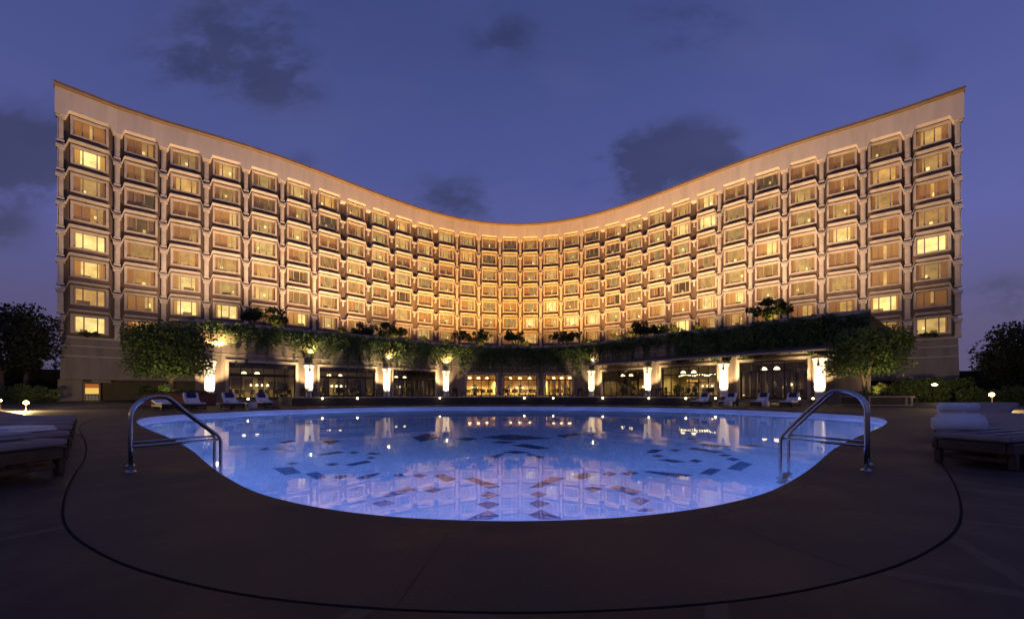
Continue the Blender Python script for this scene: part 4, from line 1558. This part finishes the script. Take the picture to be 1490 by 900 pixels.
# roof garden trees and shrubs, each lit from below
RG = [(385, 44.2, 9.9, 4.2, 'broad umbrella shaped roof garden tree above the first left restaurant opening', 41), (528, 52.0, 9.5, 2.4, 'slim roof garden tree left of the bushy lit one above the second glowing column', 42),
      (566, 53.5, 9.8, 3.8, 'bushy roof garden tree lit from below above the third left column', 43), (686, 62.5, 10.3, 5.2, 'spreading roof garden tree left of the middle of the podium', 44),
      (750, 63.0, 10.3, 3.7, 'round roof garden tree at the middle of the podium', 45), (826, 62.0, 10.2, 4.4, 'wide roof garden tree right of the middle of the podium', 46),
      (932, 51.0, 9.6, 2.1, 'small pointed roof garden tree above the right awning', 47), (958, 50.5, 9.4, 2.2, 'small ragged roof garden tree beside the pointed one above the awning', 48), (1119, 40.5, 9.9, 3.4, 'dense round roof garden tree above the trimmed right hedge', 49)]
for px, Y, h, w, lab, sd in RG:
    zb = PH - 0.5
    make_tree('roof_garden_tree', (ray(px, Y), Y, zb), lab, 'tree', 'roof garden trees along the podium', height=h - zb + 0.95, trunk_h=1.0, trunk_r=0.08, size=(w * 1.35, w, 2.3), shape='dome', nleaf=int(900 + 560 * w), leaf=0.23, clumps=int(9 + 5 * w), cr=0.46, mat_='leafdark', seed=sd)
SH = [(402, 44.4, 1.5, 'lit yellow shrub under the umbrella tree at left'), (496, 51, 1.0, 'small lit shrub left of the slim roof garden tree'), (575, 53.4, 1.8, 'lit yellow shrub under the bushy roof garden tree'), (617, 58, 0.8, 'small lit shrub between the left trees and the middle'),
      (650, 61, 0.9, 'small bright shrub by the lamp left of the spreading tree'), (700, 62, 1.2, 'low lit shrub under the spreading tree'), (765, 62.5, 2.0, 'low lit yellow shrub beside the middle round tree'), (856, 60, 2.2, 'lit shrub row right of the wide tree'), (895, 56, 2.0, 'bright shrub at the foot of the pink wall left of the awning trees'),
      (918, 53.5, 2.3, 'brightest yellow shrub left of the pointed tree'), (980, 49, 2.8, 'long bright yellow shrub right of the ragged tree'), (1018, 46.5, 1.6, 'lit yellow shrub between the bright row and the dense round tree'), (1122, 40.2, 1.2, 'pale lit shrub under the dense round tree')]
for k, (px, Y, w, lab) in enumerate(SH):
    zb = PH - 0.45
    make_tree('lit_shrub', (ray(px, Y), Y + 0.3, zb), lab, 'shrub', 'lit shrubs on the roof garden', height=2.1, trunk_h=0.9, trunk_r=0.03, size=(w * 1.2, 1.0, 1.3), nleaf=700, leaf=0.16, clumps=12, cr=0.3, mat_='leaflight', seed=60 + k)
    spot('shrub_lamp', (ray(px, Y), Y - 0.35, zb + 0.95), (ray(px, Y), Y + 0.5, zb + 4.0), 60 if px < 850 else 90, (1.0, 0.72, 0.20), 140, 0.4, 0.1)
# window-box shrubs on the base at the two ends
for px, Y, w, lab, sd in ((128, 45.6, 3.3, 'dark shrubs in front of the lowest window at the hotel left end', 81), (1352, 46.4, 2.6, 'dark shrubs in front of the lowest window at the hotel right end', 82)):
    make_tree('ledge_shrub', (ray(px, Y), Y, ZB), lab, 'shrub', 'shrubs on the base ledge', height=0.75, trunk_h=0.15, trunk_r=0.03, size=(w, 0.7, 0.7), nleaf=900, leaf=0.16, clumps=14, cr=0.28, mat_='leafdark', seed=sd)

# ------------------------------------------------------------------ planters under the clipped trees
pl1 = empty('brick_planter', (ray(262, 28.6), 28.6, 0), 0, 'dark red brick planter under the left clipped tree', 'planter')
mb = MB(); mb.rbox((0, 0, 0.42), (3.6, 2.4, 0.84), 0.04); mb.build('planter_wall', M['redwall'], pl1)
mb = MB(); mb.rbox((0, 0, 0.87), (3.75, 2.55, 0.07), 0.02); mb.build('planter_cap', M['redwall'], pl1)
mb = MB(); rg = np.random.default_rng(91); leaves(mb, [(rg.uniform(-1.7, 1.7), rg.uniform(-1, 1), 0.95, 0.25) for _ in range(26)], 900, 0.16, rg); mb.build('ground_cover', M['leafdark'], pl1)
pl2 = empty('bench_planter', (ray(1272, 28.4), 28.4, 0), 0, 'white edged bench planter under the right clipped tree', 'planter')
mb = MB(); mb.rbox((0, 0, 0.36), (3.0, 2.2, 0.5), 0.03); mb.build('planter_wall', M['darkplanter'], pl2)
mb = MB(); mb.rbox((0, -0.1, 0.66), (3.3, 2.5, 0.10), 0.03); mb.rbox((0, -0.1, 0.06), (3.2, 2.35, 0.10), 0.03)
for x in (-1.5, 1.1, 1.5):
    mb.rbox((x, -1.2, 0.36), (0.12, 0.12, 0.52), 0.01)
mb.build('bench_ledge', M['cushion'], pl2)
mb = MB(); rg = np.random.default_rng(92); leaves(mb, [(rg.uniform(-1.7, 1.7), rg.uniform(-.8, .8), 0.85, 0.28) for _ in range(26)], 900, 0.16, rg); mb.build('ground_cover', M['leafdark'], pl2)
make_tree('lit_bush', (ray(1281, 28.0), 28.0, 0.7), 'round yellow lit bush beside the trunk of the right clipped tree', 'shrub', None, height=1.0, trunk_h=0.2, trunk_r=0.03, size=(1.5, 1.0, 0.9), nleaf=700, leaf=0.13, clumps=14, cr=0.26, mat_='leaflight', seed=95)
make_tree('lit_bush', (ray(232, 28.4), 27.9, 0.0), 'pale lit bush left of the red brick planter', 'shrub', None, height=1.7, trunk_h=0.4, trunk_r=0.03, size=(2.6, 1.2, 1.4), nleaf=1200, leaf=0.15, clumps=18, cr=0.34, mat_='leaf', seed=96)


# ================================================================== POOL LADDERS
def bez(p0, p1, p2, p3, n=10):
    out = []
    for k in range(n + 1):
        t = k / n
        out.append(p0 * (1 - t) ** 3 + p1 * 3 * t * (1 - t) ** 2 + p2 * 3 * t * t * (1 - t) + p3 * t ** 3)
    return out


def ladder(base, into, along, gap, top, label, reach):
    lad = empty('pool_ladder', (base[0], base[1], 0), 0, label, 'pool ladder', 'steel pool ladders')
    d = Vector((into[0], into[1], 0)).normalized(); a = Vector((along[0], along[1], 0)).normalized()
    Z_ = Vector((0, 0, 1))
    rails = []
    for k in range(2):
        o = a * gap * k
        h0 = top - 0.27
        A = o + Z_ * h0
        T1 = o + d * 0.27 + Z_ * top
        bend = o + d * reach + Z_ * 0.33
        pts = [o + Z_ * 0.0] + [o + Z_ * (h0 * 0.5)]
        pts += bez(A, A + Z_ * 0.17, o + d * 0.10 + Z_ * top, T1, 8)
        s0 = o + d * (reach * 0.62) + Z_ * (top - 0.22)
        pts += bez(T1, T1 + d * 0.09, s0 - d * 0.10 + Z_ * 0.09, s0, 6)[1:]
        pre = bend + (s0 - bend).normalized() * 0.13
        pts += bez(pre, bend, bend, bend - Z_ * 0.13, 6)
        pts += [bend - Z_ * 0.4, bend - Z_ * 0.95]
        mb = MB(); mb.tube(pts, 0.0185, 14)
        rl = mb.build('handrail', M['steel'], lad, True)
        mb = MB()
        mb.lathe(o, [(0.052, 0.0), (0.052, 0.008), (0.04, 0.02), (0.022, 0.024)], 20)
        mb.build('base_flange', M['steel'], rl, True)
        mb = MB()
        p0 = o + Z_ * 0.29; p1 = bend - Z_ * 0.02
        mb.tube([p0, p1], 0.017, 10)
        mb.build('cross_bar', M['steel'], rl, True)
    mb = MB()
    for z in (-0.35, -0.6):
        p = d * (reach + 0.0) + Z_ * z
        mb.boxv(p - d * 0.05, a * gap, d * 0.10, (0, 0, 0.03))
    mb.build('steps', M['steel'], lad)
    return lad


ladder((-4.36, 4.40), (1, 1), (-1, 1), 0.50, 0.865, 'steel pool ladder with arched handrails at the left edge of the pool', 0.83)
ladder((4.12, 4.48), (-1, 1), (1, 1), 0.55, 0.935, 'steel pool ladder with arched handrails at the right edge of the pool', 0.83)


# ================================================================== LOUNGERS
def lounger(name, loc, rz, label, group, back_deg, cushion, pillow=None, striped=False, throw=False):
    """foot end at the origin, head towards -X"""
    lo = empty(name, loc, rz, label, 'sun lounger', group)
    Lg, Wd, Hs = 2.0, 0.70, 0.31
    mb = MB()
    for s in (-1, 1):
        mb.rbox((-Lg / 2, s * (Wd / 2 - 0.03), Hs - 0.065), (Lg, 0.05, 0.13), 0.01)
    for x in (-0.03, -Lg + 0.03):
        mb.rbox((x, 0, Hs - 0.065), (0.05, Wd - 0.115, 0.128), 0.01)
    for k in range(11):
        mb.rbox((-0.14 - k * 0.115, 0, Hs - 0.02), (0.075, Wd - 0.12, 0.02), 0.005)
    for x in (-0.10, -Lg + 0.25):
        mb.rbox((x, 0, 0.10), (0.035, Wd - 0.14, 0.06), 0.008)
    mb.build('frame', M['wood'], lo)
    for (x, s) in ((-0.10, -1), (-0.10, 1), (-Lg + 0.25, -1), (-Lg + 0.25, 1)):
        mb = MB(); mb.rbox((x, s * (Wd / 2 - 0.035), (Hs - 0.13) / 2), (0.085, 0.068, Hs - 0.13), 0.012)
        mb.build('leg', M['wood'], lo)
    hinge = Vector((-1.28, 0, Hs + 0.01))
    mb = MB()
    for q in range(3):
        mb.rbox((-0.005 - 0.2125 - q * 0.425, 0.004 * (q - 1), Hs + 0.05 - 0.003 * (q % 2)), (0.421, Wd - 0.02, 0.08), 0.022)
    mb.tube([(0.0, -Wd / 2 + 0.03, Hs + 0.082), (-1.27, -Wd / 2 + 0.03, Hs + 0.082)], 0.006, 6)
    mb.tube([(0.0, Wd / 2 - 0.03, Hs + 0.082), (-1.27, Wd / 2 - 0.03, Hs + 0.082)], 0.006, 6)
    mt_ = mb.build('mattress', cushion, lo)
    if striped:
        mb = MB()
        for yy in (-0.2, 0.0, 0.2):
            mb.boxv((-1.24, yy - 0.03, Hs + 0.1005), (1.2, 0, 0), (0, 0.06, 0), (0, 0, 0.004))
        mb.build('mattress_stripe', M['towel_g'], mt_)
    rot = Matrix.Rotation(-R(180 - back_deg) + math.pi, 3, 'Y')
    rot = Matrix.Rotation(R(back_deg), 3, 'Y')
    mb = MB()
    mb.rbox(hinge + rot @ Vector((-0.36, 0, 0.045)), (0.72, Wd - 0.02, 0.09), 0.025, 0, rot)
    bk_ = mb.build('backrest', cushion, lo)
    mb = MB()
    mb.rbox(hinge + rot @ Vector((-0.36, 0, -0.022)), (0.72, Wd - 0.10, 0.03), 0.008, 0, rot)
    if back_deg > 15:
        pe = hinge + rot @ Vector((-0.5, 0, -0.03))
        for s in (-1, 1):
            mb.tube([pe + Vector((0, s * 0.22, 0)), (-1.75, s * 0.22, Hs - 0.04)], 0.014, 6)
    mb.build('back_frame', M['wood'], lo)
    if pillow is not None:
        mb = MB()
        mb.rbox(hinge + rot @ Vector((-0.50, 0, 0.12)), (0.34, Wd * 0.62, 0.09), 0.03, 0, rot)
        mb.build('pillow', pillow, lo)
    return lo


# row at the near left, feet to the pool
ang = R(-3)
labs = ['grey cushioned lounger nearest the camera at left with a folded grey towel', 'lounger second from the camera at left with a folded pale towel', 'pale lounger third from the camera in the left row', 'pale lounger fourth from the camera in the left row', 'pale lounger fifth from the camera in the left row', 'pale lounger farthest along the left row']
tops = []
for k in range(6):
    p = Vector((-4.98, 3.98)) + Vector((-0.755, 0.68)) * 1.32 * k
    lounger('sun_lounger', (p.x, p.y, 0), ang, labs[k], 'loungers in the left row', 3 if k < 2 else 8, M['cushion'], None, False)
    tops.append(p)
du_, dv_ = Vector((math.cos(ang), math.sin(ang))), Vector((-math.sin(ang), math.cos(ang)))
for k, al, w_, m1, lab in ((0, 0.5, 0.44, 'towel_g', 'folded grey towel lying on the nearest left lounger'), (1, 0.36, 0.5, 'towel_w', 'folded pale towel lying on the second left lounger')):
    ft = empty('folded_towel', (tops[k].x - du_.x * al, tops[k].y - du_.y * al, 0.411), ang, lab, 'towel')
    mb = MB(); mb.rbox((0, 0, 0.02), (0.55, w_, 0.035), 0.012); mb.build('towel_layer', M[m1], ft)
    mb = MB(); mb.rbox((0.01, 0.0, 0.053), (0.50, w_ - 0.03, 0.03), 0.012); mb.build('towel_layer', M[m1], ft)

# row at the near right
labs = ['lounger nearest the camera at right under the front rolled towel', 'lounger second from the camera in the right row', 'lounger third from the camera in the right row under two rolled towels', 'lounger fourth from the camera in the right row', 'lounger fifth from the camera in the right row', 'farthest lounger of the right row with raised back']
ang_r = R(200)
du_r, dv_r = Vector((math.cos(ang_r), math.sin(ang_r))), Vector((math.sin(ang_r), -math.cos(ang_r)))
tr_ = []
for k in range(6):
    p = Vector((5.66, 4.76)) + Vector((0.752, 0.676)) * 1.22 * k
    lounger('sun_lounger', (p.x, p.y, 0), ang_r, labs[k], 'loungers in the right row', 4 if k < 5 else 24, M['cushion'], None, True)
    tr_.append(p)


def towel_roll(loc, rz, length, rad, label):
    t = empty('rolled_towel', loc, rz, label, 'towel', 'rolled white towels on the right loungers')
    mb = MB()
    turns, n_ = 3.2, 64
    th = 0.012
    prof = []
    for k in range(n_ + 1):
        w = 2 * math.pi * turns * k / n_
        r = 0.014 + (rad - 0.014) * k / n_
        prof.append((r * math.cos(w), r * math.sin(w)))
    rg_ = random.Random(int(length * 1000))
    for k in range(n_):
        (y0, z0), (y1, z1) = prof[k], prof[k + 1]
        e0 = rg_.uniform(-.006, .006); e1 = e0
        q = 1 - th / max(0.02, math.hypot(y0, z0)); q2 = 1 - th / max(0.02, math.hypot(y1, z1))
        a = [(-length / 2 + e0, y0, z0), (length / 2 + e0, y0, z0), (length / 2 + e1, y1, z1), (-length / 2 + e1, y1, z1)]
        b = [(-length / 2 + e0, y0 * q, z0 * q), (length / 2 + e0, y0 * q, z0 * q), (length / 2 + e1, y1 * q2, z1 * q2), (-length / 2 + e1, y1 * q2, z1 * q2)]
        mb.add(a + b, [(0, 1, 2, 3), (4, 7, 6, 5), (0, 4, 5, 1), (2, 6, 7, 3), (1, 5, 6, 2), (0, 3, 7, 4)])
    mb.build('towel_wrap', M['towel_w'], t)
    mb = MB()
    mb.tube([(-length / 2 + 0.004, 0, 0), (length / 2 - 0.004, 0, 0)], rad * 0.93, 20)
    mb.build('towel_core', M['towel_w'], t, True)
    return t


for q, (k, al, la, up, ln, lab) in enumerate(((0, 0.33, 0.22, 0, 0.48, 'front rolled white towel on the nearest right lounger'), (1, 0.33, 0.18, 0, 0.5, 'middle rolled white towel on the second right lounger'),
                                              (2, 0.30, 0.16, 0, 0.5, 'lower rolled white towel on the third right lounger'), (2, 0.30, 0.16, 0.165, 0.5, 'upper rolled white towel stacked on the third right lounger'))):
    p = tr_[k] - du_r * al + dv_r * la
    towel_roll((p.x, p.y, 0.411 + 0.085 + up), R(-30 + 4 * q), ln, 0.085, lab)

# far loungers round the pool
FARL = [(240, 21.0, R(-35), 'flat far lounger with pale cushion seen through the left ladder', 12, False), (282, 21.5, R(-38), 'white far lounger with navy pillow below the left clipped tree', 55, True),
        (338, 22.5, R(-38), 'white far lounger with navy pillow in front of the first left opening', 55, True), (386, 24.0, R(-36), 'white far lounger with navy pillow at the planter end on the left', 52, True),
        (1020, 27.5, R(180 + 40), 'white far lounger with navy pillow at the planter end on the right', 52, True), (1060, 27.3, R(180 + 42), 'white far lounger with navy pillow below the tall right column', 55, True),
        (1107, 26.6, R(180 + 40), 'white far lounger with navy pillow in front of the dark right opening', 55, True), (1150, 25.6, R(180 + 38), 'white far lounger with navy pillow nearest the last glowing column', 55, True)]
for px, Y, rz, lab, bd, pil in FARL:
    f = Vector((math.cos(rz), math.sin(rz))) * 0.95
    lo = lounger('sun_lounger', (ray(px, Y) + f.x, Y + f.y, 0), rz, lab, 'white loungers round the far side of the pool', bd, M['cushion_w'], M['towel_b'] if pil else None)
    if pil:
        tw = empty('draped_towel', (ray(px, Y) + f.x - math.cos(rz) * 1.0, Y + f.y - math.sin(rz) * 1.0, 0.412), rz, lab.replace('white far lounger with navy pillow', 'navy and white towel on the far lounger'), 'towel', 'towels on the far loungers')
        mb = MB(); mb.rbox((0, 0, 0.025), (0.22, 0.56, 0.05), 0.02); mb.build('navy_band', M['towel_b'], tw)
        mb = MB(); mb.rbox((0.22, 0, 0.035), (0.2, 0.5, 0.07), 0.03); mb.build('white_fold', M['towel_w'], tw)
for px, Y, mt__, lab in ((402, 23.2, 'terracotta', 'terracotta drum stool beside the left planter end lounger'), (368, 22.3, 'drum', 'pale drum table between two left far loungers'), (1060, 25.9, 'drum', 'pale drum table below the tall right column'), (1114, 25.4, 'drum', 'pale drum table between two right far loungers')):
    t = empty('drum_table', (ray(px, Y), Y, 0), 0, lab, 'side table', 'drum tables by the far loungers')
    mb = MB(); mb.lathe((0, 0, 0), [(0.17, 0), (0.22, 0.08), (0.23, 0.2), (0.21, 0.32), (0.18, 0.36)], 18); mb.build('drum', M[mt__], t, True)
    mb = MB(); mb.lathe((0, 0, 0.362), [(0.2, 0), (0.21, 0.02), (0.2, 0.04)], 18); mb.build('table_top', M[mt__], t, True)


# ================================================================== GARDEN LAMPS
GL = [(361, 25.5, 'bollard lamp between the left far loungers'), (469, 28.3, 'first bollard lamp along the left end of the planter'), (520, 28.9, 'bollard lamp on the planter below the second restaurant opening'), (640, 30.6, 'bollard lamp on the planter below the fourth glowing column'),
      (763, 31.2, 'bollard lamp at the middle of the planter'), (805, 31.1, 'bollard lamp right of the middle of the planter'), (877, 30.4, 'bollard lamp on the planter below the fifth column'), (944, 29.2, 'bollard lamp on the planter below the bar windows'),
      (998, 28.3, 'bollard lamp at the right end of the planter'), (1041, 29.5, 'bollard lamp between the first two right far loungers'), (1163, 28.2, 'bollard lamp behind the right far loungers'), (1183, 28.0, 'bollard lamp beside the last glowing column')]
for px, Y, lab in GL:
    lp = empty('bollard_lamp', (ray(px, Y), Y, 0), 0, lab, 'garden lamp', 'bollard lamps along the planter')
    mb = MB(); mb.lathe((0, 0, 0), [(0.07, 0), (0.07, 0.02), (0.03, 0.04), (0.03, 0.42), (0.05, 0.44)], 12); mb.build('post', M['bronze'], lp, True)
    mb = MB(); mb.ball((0, 0, 0.53), 0.065, 10); mb.build('globe', M['lens_small'], lp, True)
for px, Y, z, r, lab in ((38, 20, 0.42, 0.10, 'bright garden floodlight behind the left loungers'), (1443, 21, 0.83, 0.10, 'bright garden floodlight behind the right loungers'), (1, 22, 0.50, 0.05, 'small garden lamp at the left edge of the picture')):
    lp = empty('garden_floodlight', (ray(px, Y), Y, 0), 0, lab, 'garden lamp', 'garden floodlights')
    mb = MB(); mb.lathe((0, 0, 0), [(0.09, 0), (0.09, 0.02), (0.025, 0.05), (0.025, z - 0.1), (0.06, z - 0.08)], 12); mb.build('post', M['bronze'], lp, True)
    mb = MB(); mb.ball((0, 0, z), r, 10); mb.build('globe', M['lens_star'], lp, True)
    point('garden_floodlight_light', (ray(px, Y), Y - 0.2, z + 0.05), 900 if r > 0.06 else 40, (1.0, 0.66, 0.24), 0.1)
spot('added_base_beam', (ray(38, 20), 20.3, 0.6), (-46.5, 48, 5.2), 8000, (1.0, 0.72, 0.42), 42, 0.9, 0.2)  # extra spot added to brighten the hotel's left base wall
spot('added_base_beam', (ray(1443, 21), 21.3, 0.95), (46.0, 49, 5.4), 5200, (1.0, 0.72, 0.42), 42, 0.9, 0.2)  # added likewise, brightens the base at the right end
point('hedge_lamp_light', (ray(1360, 37.2), 36.9, 1.75), 22, (1.0, 0.72, 0.30), 0.1)
lp = empty('hedge_lamp', (ray(1360, 37.2), 37.2, 0), 0, 'small yellow lamp in front of the dark hedge at right', 'garden lamp')
mb = MB(); mb.lathe((0, 0, 0), [(0.07, 0), (0.03, 0.04), (0.03, 1.62), (0.06, 1.66)], 12); mb.build('post', M['bronze'], lp, True)
mb = MB(); mb.lathe((0, 0, 1.75), [(0.05, -0.1), (0.2, -0.04), (0.2, 0.04), (0.05, 0.09)], 14); mb.build('globe', M['lens'], lp, True)


# ================================================================== TERRACE FURNITURE
def chair(loc, rz, label):
    c = empty('dining_chair', loc, rz, label, 'chair', 'dark chairs on the dining terrace')
    mb = MB(); mb.rbox((0, 0, 0.45), (0.46, 0.46, 0.06), 0.015); mb.build('seat', M['furn'], c)
    mb = MB()
    for k in range(4):
        mb.rbox((-0.22 - 0.012 * k, 0, 0.56 + 0.10 * k), (0.03, 0.44, 0.075), 0.008)
    for s in (-1, 1):
        mb.rbox((-0.225, s * 0.215, 0.68), (0.035, 0.035, 0.44), 0.006)
    mb.build('backrest', M['furn'], c)
    for x, y in ((-.2, -.2), (-.2, .2), (.2, -.2), (.2, .2)):
        mb = MB(); mb.rbox((x, y, 0.21), (0.04, 0.04, 0.42), 0.006); mb.build('leg', M['furn'], c)
    return c


TABS = [(455, 33.5), (500, 35.0), (548, 36.5), (600, 38.0), (664, 38.5), (700, 40.5), (735, 38.0), (772, 40.5), (808, 38.5), (842, 39.0), (905, 37.0), (955, 35.0), (985, 34.0)]
where = ['at the left end of the planter', 'below the second glowing column', 'below the third glowing column', 'below the third restaurant opening', 'below the fourth glowing column', 'in front of the left bright opening', 'left of the middle lamp', 'in front of the middle bright opening',
         'in front of the right bright opening', 'left of the fifth column', 'below the awning start', 'in front of the bar windows', 'at the right end of the planter']
sides = ['poolside of', 'left of', 'right of']
first = None
firstt = None
for k, (px, Y) in enumerate(TABS):
    x = ray(px, Y)
    if firstt is None:
        t = empty('dining_table', (x, Y, FLOOR - 0.02), 0, None, 'table', 'tables on the dining terrace')
        mb = MB(); mb.lathe((0, 0, 0), [(0.26, 0), (0.26, 0.03), (0.05, 0.06), (0.04, 0.70), (0.12, 0.72)], 14); mb.build('pedestal', M['furn'], t, True)
        mb = MB(); mb.lathe((0, 0, 0.72), [(0.44, 0), (0.45, 0.02), (0.44, 0.04)], 24); mb.build('table_top', M['wood'], t, True)
        firstt = t
    else:
        t = copy_tree(firstt); t.location = (x, Y, FLOOR - 0.02)
    t['label'] = 'round pedestal table on the dining terrace ' + where[k]
    for q, (dx, dy, rz) in enumerate(((0, -0.72, R(90)), (-0.72, 0.1, 0), (0.72, 0.1, R(180)))):
        lab = 'dark chair ' + sides[q] + ' the table ' + where[k].replace('in front of', 'before')
        if first is None:
            first = chair((x + dx, Y + dy, FLOOR - 0.02), rz, lab)
        else:
            c = copy_tree(first); c.location = (x + dx, Y + dy, FLOOR - 0.02); c.rotation_euler = (0, 0, rz + R(7 * ((k * 3 + q) % 5 - 2))); c['label'] = lab
